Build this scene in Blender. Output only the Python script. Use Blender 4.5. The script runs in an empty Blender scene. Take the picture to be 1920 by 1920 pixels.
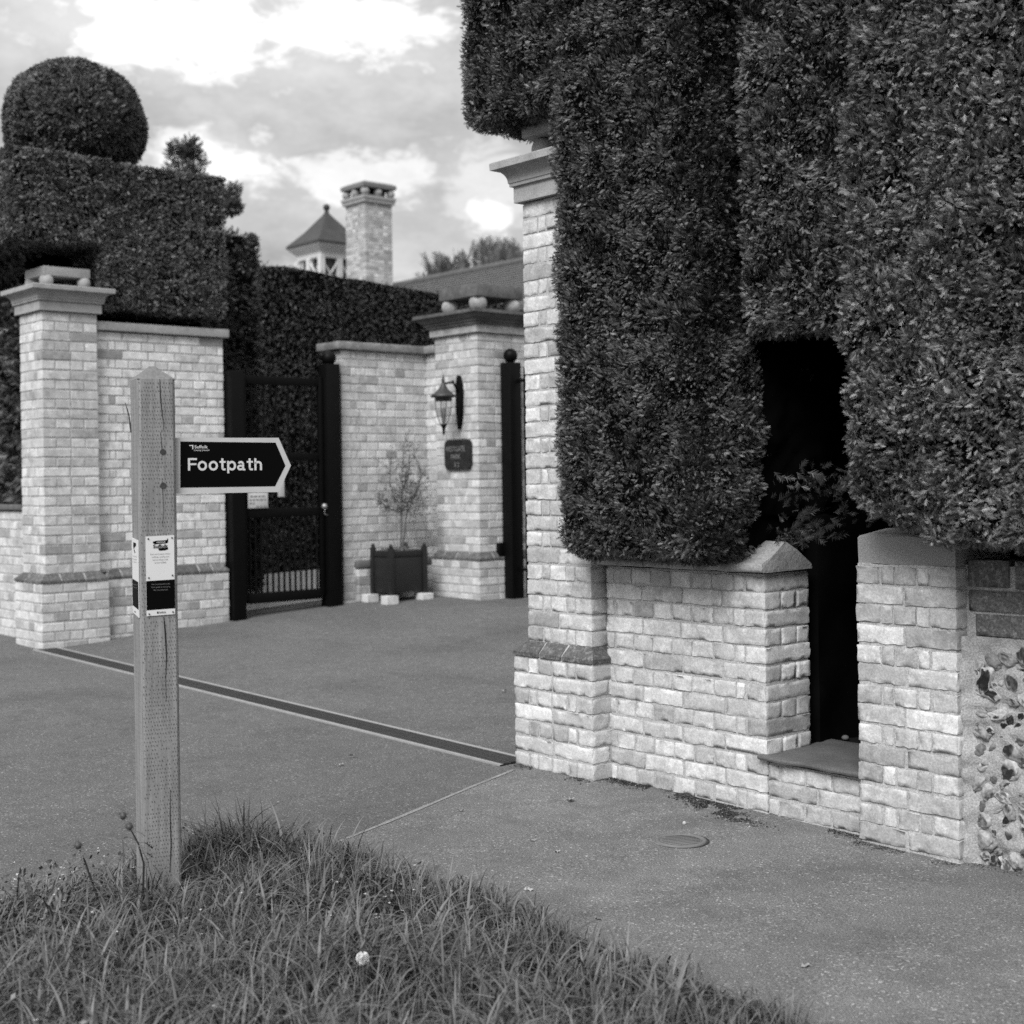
import bpy, math, random
import numpy as np
from mathutils import Vector
rng = np.random.default_rng(7)
random.seed(7)
C = bpy.context.scene.collection
sc = bpy.context.scene
R = math.radians

# ------------------------------------------------------------------ camera
HEAD = R(139)
VIEW = np.array([math.cos(HEAD), math.sin(HEAD), 0.0])
CAM = np.array([4.592, -4.457, 1.38])
cd = bpy.data.cameras.new('camera')
cam = bpy.data.objects.new('camera', cd)
C.objects.link(cam)
sc.camera = cam
cd.sensor_width = 36
cd.lens = 2640 / 1920 * 36
cd.shift_y = -60 / 1920
cd.clip_start = .05
cd.clip_end = 2000
ROLL = R(.8)
Rt = Vector((math.sin(HEAD), -math.cos(HEAD), 0))
Up = Vector((0, 0, 1))
# the camera is rolled a little clockwise
r2 = Rt * math.cos(ROLL) - Up * math.sin(ROLL)
u2 = Up * math.cos(ROLL) + Rt * math.sin(ROLL)
b2 = -Vector(VIEW)
from mathutils import Matrix
cam.matrix_world = Matrix(((r2.x, u2.x, b2.x, CAM[0]), (r2.y, u2.y, b2.y, CAM[1]), (r2.z, u2.z, b2.z, CAM[2]), (0, 0, 0, 1)))
cd.dof.use_dof = True
cd.dof.focus_distance = 5.3
cd.dof.aperture_fstop = 3.2

# ------------------------------------------------------------------ light
SUN_AZ = math.atan2(.45, -.89)       # the sun stands behind thin cloud over the road, at the photographer's back
SUN_EL = R(44)
sd = bpy.data.lights.new('sun', 'SUN')
sun = bpy.data.objects.new('sun', sd)
C.objects.link(sun)
sd.energy = 2.3
sd.angle = R(32)
sd.color = (1, 1, 1)
sv = Vector((math.sin(SUN_AZ) * math.cos(SUN_EL), math.cos(SUN_AZ) * math.cos(SUN_EL), math.sin(SUN_EL)))
sun.rotation_euler = sv.to_track_quat('Z', 'Y').to_euler()
w = bpy.data.worlds.new('World')
sc.world = w
w.use_nodes = True
nt = w.node_tree
N, L = nt.nodes, nt.links
bg = N['Background']
bg.inputs['Strength'].default_value = .1
sky = N.new('ShaderNodeTexSky')
sky.sky_type = 'NISHITA'
sky.sun_disc = False
sky.sun_elevation = SUN_EL
sky.sun_rotation = SUN_AZ % (2 * math.pi)
bw = N.new('ShaderNodeRGBToBW')
L.new(sky.outputs[0], bw.inputs[0])


def wmath(op, a, b=None, c=None, clamp=False):
    n = N.new('ShaderNodeMath')
    n.operation = op
    n.use_clamp = clamp
    for i, x in enumerate((a, b, c)):
        if x is None:
            continue
        if isinstance(x, (int, float)):
            n.inputs[i].default_value = x
        else:
            L.new(x, n.inputs[i])
    return n.outputs[0]


tc = N.new('ShaderNodeTexCoord')
mp = N.new('ShaderNodeMapping')
mp.inputs['Scale'].default_value = (1, 1, 2.0)
mp.inputs['Location'].default_value = (.35, .2, .1)
L.new(tc.outputs['Generated'], mp.inputs[0])


def wnoise(scale, detail, rough, dist=.2):
    n = N.new('ShaderNodeTexNoise')
    n.inputs['Scale'].default_value = scale
    n.inputs['Detail'].default_value = detail
    n.inputs['Roughness'].default_value = rough
    n.inputs['Distortion'].default_value = dist
    L.new(mp.outputs[0], n.inputs['Vector'])
    return n.outputs['Fac']


big = wnoise(3.2, 7, .55, .35)
fine = wnoise(11, 6, .6, .2)
finer = wnoise(34, 7, .62, .3)
lum = wmath('ADD', wmath('ADD', wmath('MULTIPLY', big, .56), wmath('MULTIPLY', fine, .28)), wmath('MULTIPLY', finer, .16))


def cloud_blob(az, el, rad, flat, amount):
    """a bank of bright cloud in a compass direction (az clockwise from +Y, degrees)"""
    d = (math.sin(R(az)) * math.cos(R(el)), math.cos(R(az)) * math.cos(R(el)), math.sin(R(el)))
    sub = N.new('ShaderNodeVectorMath')
    sub.operation = 'SUBTRACT'
    L.new(tc.outputs['Generated'], sub.inputs[0])
    sub.inputs[1].default_value = d
    mul = N.new('ShaderNodeVectorMath')
    mul.operation = 'MULTIPLY'
    L.new(sub.outputs[0], mul.inputs[0])
    mul.inputs[1].default_value = (1 / rad, 1 / rad, 1 / (rad * flat))
    ln = N.new('ShaderNodeVectorMath')
    ln.operation = 'LENGTH'
    L.new(mul.outputs[0], ln.inputs[0])
    dd = wmath('ADD', ln.outputs['Value'], wmath('ADD', wmath('MULTIPLY', wmath('SUBTRACT', fine, .5), 2.2), wmath('MULTIPLY', wmath('SUBTRACT', finer, .5), 2.8)))
    mr = N.new('ShaderNodeMapRange')
    mr.interpolation_type = 'SMOOTHSTEP'
    L.new(dd, mr.inputs[0])
    mr.inputs[1].default_value = 1.15
    mr.inputs[2].default_value = .45
    mr.inputs[3].default_value = 0
    mr.inputs[4].default_value = amount
    return mr.outputs[0]


BLOBS = [(-62, 17.6, .085, .42, .55), (-55, 18.2, .07, .45, .55), (-60.5, 12.6, .05, .45, .5), (-55, 12.0, .05, .38, .45),
         (-49.6, 10.6, .018, 1.0, .55), (-57.5, 7.5, .03, .7, .25), (-49.5, 11.5, .035, 1.0, .3), (-44, 12.5, .04, 1.4, .25),
         (-41.4, 10.6, .04, 1.1, .42), (-40.5, 8.6, .034, .9, .38), (-42.8, 7.6, .03, .7, .4), (-46.5, 8.2, .03, .5, .35),
         (-53, 6.8, .06, .4, .25), (-41, 17, .05, .8, .2)]
acc = None
for b in BLOBS:
    o = cloud_blob(*b)
    acc = o if acc is None else wmath('MAXIMUM', acc, o)
cl = N.new('ShaderNodeMapRange')
L.new(lum, cl.inputs[0])
cl.inputs[1].default_value = .40
cl.inputs[2].default_value = .62
cl.inputs[3].default_value = 2.2
cl.inputs[4].default_value = 4.9
cloudv = wmath('ADD', cl.outputs[0], wmath('MULTIPLY', acc, 6.0))
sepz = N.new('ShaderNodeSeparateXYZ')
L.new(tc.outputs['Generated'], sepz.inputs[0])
overhead_fill = N.new('ShaderNodeMapRange')        # added brightening of the unseen overhead sky, for extra fill light
overhead_fill.interpolation_type = 'SMOOTHSTEP'
L.new(sepz.outputs['Z'], overhead_fill.inputs[0])
overhead_fill.inputs[1].default_value = .34
overhead_fill.inputs[2].default_value = .75
overhead_fill.inputs[3].default_value = 1.0
overhead_fill.inputs[4].default_value = 1.9
tot = wmath('MULTIPLY', wmath('ADD', wmath('MULTIPLY', bw.outputs[0], .12), cloudv), overhead_fill.outputs[0])
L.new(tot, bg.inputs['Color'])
vs = sc.view_settings
vs.view_transform = 'Standard'
vs.look = 'None'
vs.exposure = .66
vs.gamma = 1
sc.cycles.use_denoising = False
sc.cycles.max_bounces = 6
sc.cycles.caustics_reflective = False
sc.cycles.caustics_refractive = False
sc.cycles.sample_clamp_indirect = 4


# ------------------------------------------------------------------ numpy helpers
def hash3(ix, iy, iz, seed=0):
    n = (ix.astype(np.int64) * 374761393 + iy.astype(np.int64) * 668265263 + iz.astype(np.int64) * 2147483647 + seed * 1274126177) & 0xffffffff
    n = ((n ^ (n >> 13)) * 1274126177) & 0xffffffff
    n = (n ^ (n >> 16)) & 0xffffff
    return n / float(0xffffff)


def vnoise(p, seed=0):
    """smooth value noise 0..1 at points p (N,3)"""
    f = np.floor(p)
    t = p - f
    t = t * t * (3 - 2 * t)
    i = f.astype(np.int64)
    out = 0
    for dx in (0, 1):
        wx = t[:, 0] if dx else 1 - t[:, 0]
        for dy in (0, 1):
            wy = t[:, 1] if dy else 1 - t[:, 1]
            for dz in (0, 1):
                wz = t[:, 2] if dz else 1 - t[:, 2]
                out = out + wx * wy * wz * hash3(i[:, 0] + dx, i[:, 1] + dy, i[:, 2] + dz, seed)
    return out


def norm(v):
    return v / np.maximum(np.linalg.norm(v, axis=-1, keepdims=True), 1e-9)


def gz(x, y):
    return -.017 * np.clip(x, -9, 5) + .055 * np.clip(y, 0, 3.5) + 0 * (x + y)


def gzf(x, y):
    return float(gz(np.float64(x), np.float64(y)))


class Soup:
    """collects quads and triangles for ONE mesh, with a material index and a grey 'tint' per face"""
    def __init__(self):
        self.v, self.f, self.n = [], [], 0

    def add(self, v, q, mat=0, tint=1.0, smooth=False):
        v = np.asarray(v, float).reshape(-1, 3)
        q = np.asarray(q, np.int64)
        if q.ndim == 1:
            q = q.reshape(1, -1)
        t = np.broadcast_to(np.asarray(tint, float), (len(v),)).copy()
        self.v.append((v, t))
        self.f.append((q + self.n, mat, smooth))
        self.n += len(v)

    def build(self, name, mats, origin=(0, 0, 0)):
        V = np.concatenate([a for a, _ in self.v]) - np.asarray(origin, float)
        T = np.concatenate([t for _, t in self.v])
        me = bpy.data.meshes.new(name)
        me.vertices.add(len(V))
        me.vertices.foreach_set('co', V.astype(np.float32).ravel())
        loops = np.concatenate([q.ravel() for q, _, _ in self.f])
        cnt = np.concatenate([np.full(len(q), q.shape[1]) for q, _, _ in self.f])
        st = np.concatenate([[0], np.cumsum(cnt)[:-1]])
        me.loops.add(len(loops))
        me.loops.foreach_set('vertex_index', loops.astype(np.int32))
        me.polygons.add(len(cnt))
        me.polygons.foreach_set('loop_start', st.astype(np.int32))
        try:
            me.polygons.foreach_set('loop_total', cnt.astype(np.int32))
        except Exception:
            pass
        me.polygons.foreach_set('material_index', np.concatenate([np.full(len(q), m) for q, m, _ in self.f]).astype(np.int32))
        me.polygons.foreach_set('use_smooth', np.concatenate([np.full(len(q), s) for q, _, s in self.f]))
        at = me.attributes.new('tint', 'FLOAT', 'POINT')
        at.data.foreach_set('value', T.astype(np.float32))
        for m in mats:
            me.materials.append(m)
        me.update(calc_edges=True)
        me.validate()
        return me


def grid_faces(a, b, flip=False):
    i, j = np.meshgrid(np.arange(a - 1), np.arange(b - 1), indexing='ij')
    q = np.stack([i * b + j, (i + 1) * b + j, (i + 1) * b + j + 1, i * b + j + 1], -1).reshape(-1, 4)
    return q[:, ::-1] if flip else q


def rbox(hx, hy, hz, r, n):
    """box with rounded edges, half sizes h, n = inner segments on each axis"""
    h = np.array([hx, hy, hz])
    r = min(r, .9 * h.min())
    ln = [np.concatenate([[-h[i]], np.linspace(-h[i] + r, h[i] - r, n[i] + 1), [h[i]]]) for i in range(3)]
    Vs, Qs, k = [], [], 0
    for ax in range(3):
        a, b = [(1, 2), (2, 0), (0, 1)][ax]
        for s in (-1, 1):
            A, B = np.meshgrid(ln[a], ln[b], indexing='ij')
            P = np.zeros((A.size, 3))
            P[:, ax] = s * h[ax]
            P[:, a] = A.ravel()
            P[:, b] = B.ravel()
            Qs.append(grid_faces(len(ln[a]), len(ln[b]), s < 0) + k)
            Vs.append(P)
            k += A.size
    V = np.concatenate(Vs)
    inner = np.clip(V, -(h - r), h - r)
    d = V - inner
    edge = (np.abs(d) > 1e-9).sum(1)
    V = inner + norm(d) * r
    return V, np.concatenate(Qs), edge, norm(d)


def box_v(x0, x1, y0, y1, z0, z1):
    v = np.array([[x, y, z] for z in (z0, z1) for y in (y0, y1) for x in (x0, x1)], float)
    q = np.array([[0, 2, 3, 1], [4, 5, 7, 6], [0, 1, 5, 4], [2, 6, 7, 3], [0, 4, 6, 2], [1, 3, 7, 5]])
    return v, q


def bbox_round(sp, x0, x1, y0, y1, z0, z1, r=.006, n=(1, 1, 1), mat=0, tint=1., rough=0., seed=0, smooth=True):
    h = ((x1 - x0) / 2, (y1 - y0) / 2, (z1 - z0) / 2)
    V, Q, E, Nn = rbox(*h, r, n)
    V = V + np.array([(x0 + x1) / 2, (y0 + y1) / 2, (z0 + z1) / 2])
    if rough:
        V = V + Nn * ((vnoise(V * 14, seed) - .5) * 2 * rough)[:, None]
        V = V + Nn * ((vnoise(V * 45, seed + 1) - .5) * rough)[:, None]
    sp.add(V, Q, mat, tint, smooth)


# ------------------------------------------------------------------ materials
def mat(name, col, rough=.85, var=.15, vscale=8, bump=.0, bscale=60, bdist=.006, attr=False, spec=.3, speck=0, speckscale=300, blotch=0, blotchscale=3, metal=0., streak=0., fleck=0., fleckscale=80, patch=0., patchscale=16):
    m = bpy.data.materials.new(name)
    m.use_nodes = True
    t = m.node_tree
    n, l = t.nodes, t.links
    bs = n['Principled BSDF']
    bs.inputs['Roughness'].default_value = rough
    bs.inputs['Metallic'].default_value = metal
    if 'Specular IOR Level' in bs.inputs:
        bs.inputs['Specular IOR Level'].default_value = spec
    co = n.new('ShaderNodeTexCoord')

    def nz(scale, detail=4, rg=.6, sc3=None):
        k = n.new('ShaderNodeTexNoise')
        k.inputs['Scale'].default_value = scale
        k.inputs['Detail'].default_value = detail
        k.inputs['Roughness'].default_value = rg
        if sc3:
            mm = n.new('ShaderNodeMapping')
            mm.inputs['Scale'].default_value = sc3
            l.new(co.outputs['Object'], mm.inputs[0])
            l.new(mm.outputs[0], k.inputs['Vector'])
        else:
            l.new(co.outputs['Object'], k.inputs['Vector'])
        return k.outputs['Fac']

    def mth(op, a, b, clamp=False):
        k = n.new('ShaderNodeMath')
        k.operation = op
        k.use_clamp = clamp
        for i, x in enumerate((a, b)):
            if isinstance(x, (int, float)):
                k.inputs[i].default_value = x
            else:
                l.new(x, k.inputs[i])
        return k.outputs[0]

    val = mth('ADD', mth('MULTIPLY', mth('SUBTRACT', nz(vscale), .5), 2 * var * 2), 1.0)
    if blotch:
        k = n.new('ShaderNodeMapRange')
        l.new(nz(blotchscale, 5, .65), k.inputs[0])
        k.inputs[1].default_value = .5
        k.inputs[2].default_value = .68
        k.inputs[3].default_value = 1
        k.inputs[4].default_value = 1 - blotch
        val = mth('MULTIPLY', val, k.outputs[0])
    if speck:
        k = n.new('ShaderNodeMapRange')
        l.new(nz(speckscale, 2, .5), k.inputs[0])
        k.inputs[1].default_value = .35
        k.inputs[2].default_value = .68
        k.inputs[3].default_value = 1 - speck
        k.inputs[4].default_value = 1 + speck
        val = mth('MULTIPLY', val, k.outputs[0])
    if fleck:
        k = n.new('ShaderNodeMapRange')
        l.new(nz(fleckscale, 1, .4), k.inputs[0])
        k.inputs[1].default_value = .66
        k.inputs[2].default_value = .71
        k.inputs[3].default_value = 1
        k.inputs[4].default_value = 1 + fleck
        val = mth('MULTIPLY', val, k.outputs[0])
        val = mth('MULTIPLY', val, mth('ADD', mth('MULTIPLY', mth('SUBTRACT', nz(13, 4, .6), .5), .5), 1.0))
    if patch:
        k = n.new('ShaderNodeMapRange')
        l.new(nz(patchscale, 4, .7), k.inputs[0])
        k.inputs[1].default_value = .52
        k.inputs[2].default_value = .60
        k.inputs[3].default_value = 1
        k.inputs[4].default_value = 1 + patch
        val = mth('MULTIPLY', val, k.outputs[0])
    if streak:
        val = mth('MULTIPLY', val, mth('ADD', mth('MULTIPLY', mth('SUBTRACT', nz(6, 5, .7, (14, 14, .6)), .5), 2 * streak), 1.0))
    val = mth('MULTIPLY', val, col)
    if attr:
        a = n.new('ShaderNodeAttribute')
        a.attribute_name = 'tint'
        val = mth('MULTIPLY', val, a.outputs['Fac'])
    val = mth('MINIMUM', mth('MAXIMUM', val, 0.0), .9)
    l.new(val, bs.inputs['Base Color'])
    if bump:
        b = n.new('ShaderNodeBump')
        b.inputs['Strength'].default_value = bump
        b.inputs['Distance'].default_value = bdist
        l.new(nz(bscale, 6, .65), b.inputs['Height'])
        l.new(b.outputs[0], bs.inputs['Normal'])
    return m


M_brick = mat('brick_cream', 1.0, .92, .13, 11, .5, 110, .0035, attr=True, spec=.12, speck=.14, speckscale=130, blotch=.28, blotchscale=10, patch=.20, patchscale=15)
M_mortar = mat('lime_mortar', .43, .95, .12, 18, .6, 200, .004, spec=.1, speck=.26, speckscale=170)
M_darkbrick = mat('brick_dark', 1.0, .9, .2, 22, .5, 90, attr=True, spec=.2, speck=.3, speckscale=110, patch=.7, patchscale=38)
M_stone = mat('cast_stone', .36, .9, .10, 7, .3, 110, attr=True, spec=.2, speck=.16, speckscale=160, blotch=.22, blotchscale=9, streak=.18)
M_oldstone = mat('weathered_stone', .13, .92, .3, 11, .4, 60, attr=True, spec=.15, speck=.25, speckscale=90, blotch=.3, blotchscale=6)
M_render = mat('cement_render', .30, .95, .08, 5, .4, 150, spec=.1, speck=.22, speckscale=260)
M_cope = mat('coping_tile', .33, .9, .15, 12, .5, 60, attr=True, spec=.2, speck=.2, speckscale=110, blotch=.35, blotchscale=7)
M_slate = mat('slate_slab', .11, .6, .25, 8, .3, 40, spec=.35, speck=.2, speckscale=160)
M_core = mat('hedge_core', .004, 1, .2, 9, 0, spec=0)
M_leaf = mat('conifer_leaf', .062, .45, .25, 5, 0, attr=True, spec=.5)
M_grass = mat('grass_blade', .112, .55, .15, 4, 0, attr=True, spec=.35)
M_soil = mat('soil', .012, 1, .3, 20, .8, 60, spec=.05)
M_wood = mat('weathered_wood', .235, .85, .10, 10, .25, 80, attr=True, spec=.2, streak=.75)
M_incise = mat('incision', .045, .9, .2, 30)
M_black = mat('gate_black', .003, .5, .2, 9, 0, spec=.12)
M_signblack = mat('sign_black', .002, .5, .1, 9, 0, spec=.06)
M_signwhite = mat('sign_white', .58, .5, .03, 6, 0, spec=.3)
M_alu = mat('sign_edge', .49, .5, .08, 12, 0, spec=.4)
M_plaqwhite = mat('plaque_white', .66, .5, .03, 6, 0, spec=.3)
M_grey = mat('print_grey', .22, .6, .03, 6)
M_iron = mat('cast_iron', .022, .6, .25, 30, .2, 120, spec=.4)
M_cover = mat('cover_iron', .15, .7, .15, 30, .2, 120, spec=.3)
M_planter = mat('planter_paint', .016, .5, .12, 7, .1, 60, spec=.35)
M_white = mat('white_paint', .62, .6, .05, 6)
M_roof = mat('roof_tile', .10, .8, .25, 6, .3, 12)
M_cup = mat('cupola_lead', .045, .6, .25, 5)
M_bark = mat('bark', .07, .9, .25, 12, .4, 50)
M_twig = mat('twig', .10, .9, .2, 20)
M_asph = mat('asphalt', .128, .93, .13, 1.0, .9, 190, spec=.2, speck=.36, speckscale=150, blotch=.22, blotchscale=1.2, fleck=.9, fleckscale=75)
M_pave = mat('footway_asphalt', .172, .93, .13, 1.5, .9, 210, spec=.2, speck=.38, speckscale=170, blotch=.20, blotchscale=1.8, patch=.16, patchscale=1.1, fleck=.9, fleckscale=85)
M_conc = mat('concrete_edge', .30, .95, .12, 10, .4, 120, speck=.2)
M_gravel = mat('gravel', .40, .95, .2, 6, .8, 70, speck=.4, speckscale=70)
M_field = mat('field', .10, 1, .2, 2, 0)
M_flint = mat('flint', 1.0, .55, .30, 26, .3, 70, attr=True, spec=.4, speck=.2, speckscale=90)
M_flintcore = mat('flint_core', .012, .22, .4, 26, .2, 60, spec=.6)
M_litter = mat('leaf_litter', .27, .8, .2, 30, attr=True)
M_debris = mat('moss_debris', .075, 1, .4, 30, attr=True)
M_glass = bpy.data.materials.new('lamp_glass')
M_glass.use_nodes = True
_t = M_glass.node_tree
_tr = _t.nodes.new('ShaderNodeBsdfTransparent')
_tr.inputs[0].default_value = (.90, .90, .90, 1)
_gl = _t.nodes.new('ShaderNodeBsdfGlossy')
_gl.inputs['Roughness'].default_value = .05
_mx = _t.nodes.new('ShaderNodeMixShader')
_mx.inputs[0].default_value = .08
_t.links.new(_tr.outputs[0], _mx.inputs[1])
_t.links.new(_gl.outputs[0], _mx.inputs[2])
_t.links.new(_mx.outputs[0], _t.nodes['Material Output'].inputs['Surface'])

# ------------------------------------------------------------------ object helpers
ORG = {}


def tag(o, label=None, cat=None, group=None, kind=None):
    if label:
        o['label'] = label
    if cat:
        o['category'] = cat
    if group:
        o['group'] = group
    if kind:
        o['kind'] = kind
    return o


def thing(name, label, cat, loc, group=None):
    o = bpy.data.objects.new(name, None)
    o.empty_display_size = .1
    C.objects.link(o)
    o.location = loc
    ORG[o.name] = np.array(loc, float)
    return tag(o, label, cat, group)


def part(name, soup, mats, parent=None, origin=None):
    if not isinstance(mats, (list, tuple)):
        mats = [mats]
    org = ORG[parent.name] if parent is not None else np.array(origin if origin is not None else (0, 0, 0), float)
    me = soup.build(name, mats, org)
    o = bpy.data.objects.new(name, me)
    C.objects.link(o)
    if parent is not None:
        o.parent = parent
    else:
        o.location = org
    ORG[o.name] = org
    return o


def tube(sp, pts, rad, k=8, mat=0, tint=1., cap=True):
    pts = np.asarray(pts, float)
    n = len(pts)
    rad = np.broadcast_to(np.asarray(rad, float), (n,))
    tg = norm(np.gradient(pts, axis=0))
    ref = np.array([.3, .9, .2]) if abs(tg[0, 2]) > .8 else np.array([0, 0, 1.])
    a = norm(np.cross(tg, ref))
    b = np.cross(tg, a)
    th = np.linspace(0, 2 * math.pi, k, endpoint=False)
    V = pts[:, None] + rad[:, None, None] * (np.cos(th)[None, :, None] * a[:, None] + np.sin(th)[None, :, None] * b[:, None])
    V = V.reshape(-1, 3)
    i, j = np.meshgrid(np.arange(n - 1), np.arange(k), indexing='ij')
    q = np.stack([i * k + j, i * k + (j + 1) % k, (i + 1) * k + (j + 1) % k, (i + 1) * k + j], -1).reshape(-1, 4)
    sp.add(V, q, mat, tint, True)
    if cap:
        sp.add(V[:k], np.arange(k)[None, ::-1], mat, tint)
        sp.add(V[-k:], np.arange(k)[None], mat, tint)


def lathe(sp, cx, cy, prof, k=20, mat=0, tint=1.):
    """prof = [(radius, z)] from bottom to top"""
    pts = np.array([[cx, cy, z] for _, z in prof], float)
    th = np.linspace(0, 2 * math.pi, k, endpoint=False)
    rr = np.array([r for r, _ in prof])
    V = pts[:, None] + rr[:, None, None] * np.stack([np.cos(th), np.sin(th), 0 * th], -1)[None]
    i, j = np.meshgrid(np.arange(len(prof) - 1), np.arange(k), indexing='ij')
    q = np.stack([i * k + j, i * k + (j + 1) % k, (i + 1) * k + (j + 1) % k, (i + 1) * k + j], -1).reshape(-1, 4)
    sp.add(V.reshape(-1, 3), q, mat, tint, True)


def ball(sp, c, r, k=16, mat=0, tint=1., sq=1.):
    a = np.linspace(-math.pi / 2, math.pi / 2, k // 2 + 3)
    lathe(sp, c[0], c[1], [(max(r * math.cos(t), 1e-4), c[2] + sq * r * math.sin(t)) for t in a], k, mat, tint)


# ------------------------------------------------------------------ brickwork
def brick(sp, x0, x1, y0, y1, z0, z1, near, tint, mat=0):
    d = random.uniform(-.0018, .0018)
    c = np.array([(x0 + x1) / 2, (y0 + y1) / 2, (z0 + z1) / 2])
    h = ((x1 - x0) / 2 + d, (y1 - y0) / 2 + d, (z1 - z0) / 2)
    if near:
        n = (max(2, int((x1 - x0) / .016)), max(2, int((y1 - y0) / .016)), 4)
        V, Q, E, Nn = rbox(*h, .0028, n)
    else:
        n = (2 if x1 - x0 > .15 else 1, 2 if y1 - y0 > .15 else 1, 1)
        V, Q, E, Nn = rbox(*h, .0045, n)
    P = V + c
    amp = (np.where(E >= 2, .0075, .0009) if near else np.where(E >= 2, .006, .0012))[:, None]
    o = np.stack([vnoise(P * 52 + 11, 1), vnoise(P * 52 + 57, 2), vnoise(P * 52 + 91, 3)], -1) - .5
    P = P + o * amp
    chip = np.clip(vnoise(P * 30 + 5, 4) - .64, 0, 1) * (E >= 2) * (.06 if near else .04)
    P = P - Nn * chip[:, None]
    a = random.uniform(-.012, .012)
    P[:, 2] += (P[:, 0] - c[0] + P[:, 1] - c[1]) * a
    sp.add(P, Q, mat, tint, near)


def brick_tint(lo=.46, hi=.60):
    t = random.uniform(lo - .02, hi + .03)
    u = random.random()
    if u < .11:
        t = random.uniform(.31, .41)
    elif u > .955:
        t = random.uniform(.62, .70)
    return t


def row_lengths(Ln, header, closer):
    """brick lengths with 10 mm joints that fill Ln"""
    j = .010
    unit = .1025 if header else .215
    out = []
    rest = Ln
    if closer and Ln > .15:
        # queen closers beside the quoins
        mid = Ln - 2 * .048 - 2 * j
        n = max(1, round((mid + j) / (unit + j)))
        u = (mid + j) / n - j
        out = [.048] + [u] * n + [.048]
        if n > 3 and random.random() < .5:
            out = [.048, .1025] + [(Ln - 2 * .048 - .1025 - 4 * j - (n - 2) * j) / (n - 1)] * (n - 1) + [.048]
            k_ = sum(out) + j * (len(out) - 1)
            out = [o * (Ln - j * (len(out) - 1)) / (k_ - j * (len(out) - 1)) for o in out]
    else:
        n = max(1, round((Ln + j) / (unit + j)))
        u = (Ln + j) / n - j
        out = [u] * n
    jit = [0] + [random.uniform(-.007, .007) for _ in out[:-1]] + [0]
    res, x = [], 0
    for i, u in enumerate(out):
        a = x + jit[i]
        b = x + u + jit[i + 1]
        res.append((a, b))
        x += u + j
    return res


def brick_block(sp, x0, x1, y0, y1, z0, n, ch, near, sides='frl', bond='english', lo=.46, hi=.60, mm=1, start=0):
    """hollow block of laid bricks round a mortar core; sides: f = -Y, b = +Y, r = +X, l = -X"""
    j = .010
    bd = .1025
    ins = .0042 if near else .0045
    bd = min(bd, (y1 - y0) / 2 - .005, (x1 - x0) / 2 - .005)
    v, q = box_v(x0 + ins, x1 - ins, y0 + ins, y1 - ins, z0 - .02, z0 + n * ch - .003)
    if near:
        bbox_round(sp, x0 + ins, x1 - ins, y0 + ins, y1 - ins, z0 - .02, z0 + n * ch - .003, .003, (max(2, int((x1 - x0) / .025)), max(2, int((y1 - y0) / .025)), int(n * ch / .018)), mm, 1., .0030, 5)
    else:
        sp.add(v, q, mm, 1.)
    for c in range(n):
        par = (c + start) % 2
        a, b = z0 + c * ch, z0 + (c + 1) * ch - j
        hd = (par == 1)
        dz = random.uniform(-.0025, .0025)
        a += dz
        b += dz
        # quoins: on alternate courses the corner brick belongs to the front, then to the side
        if par == 0:
            fx0, fx1 = x0, x1
            sy0, sy1 = y0 + (bd + j if 'f' in sides else 0), y1 - (bd + j if 'b' in sides else 0)
        else:
            fx0, fx1 = x0 + (bd + j if 'l' in sides else 0), x1 - (bd + j if 'r' in sides else 0)
            sy0, sy1 = y0, y1
        for s in sides:
            if s in 'fb':
                yy = (y0, y0 + bd) if s == 'f' else (y1 - bd, y1)
                for (u, t) in row_lengths(fx1 - fx0, hd, hd):
                    brick(sp, fx0 + u, fx0 + t, yy[0], yy[1], a, b, near, brick_tint(lo, hi))
            else:
                xx = (x1 - bd, x1) if s == 'r' else (x0, x0 + bd)
                if sy1 - sy0 < .03:
                    continue
                for (u, t) in row_lengths(sy1 - sy0, not hd, (not hd) and sy1 - sy0 > .6):
                    brick(sp, xx[0], xx[1], sy0 + u, sy0 + t, a, b, near, brick_tint(lo, hi))


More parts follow.
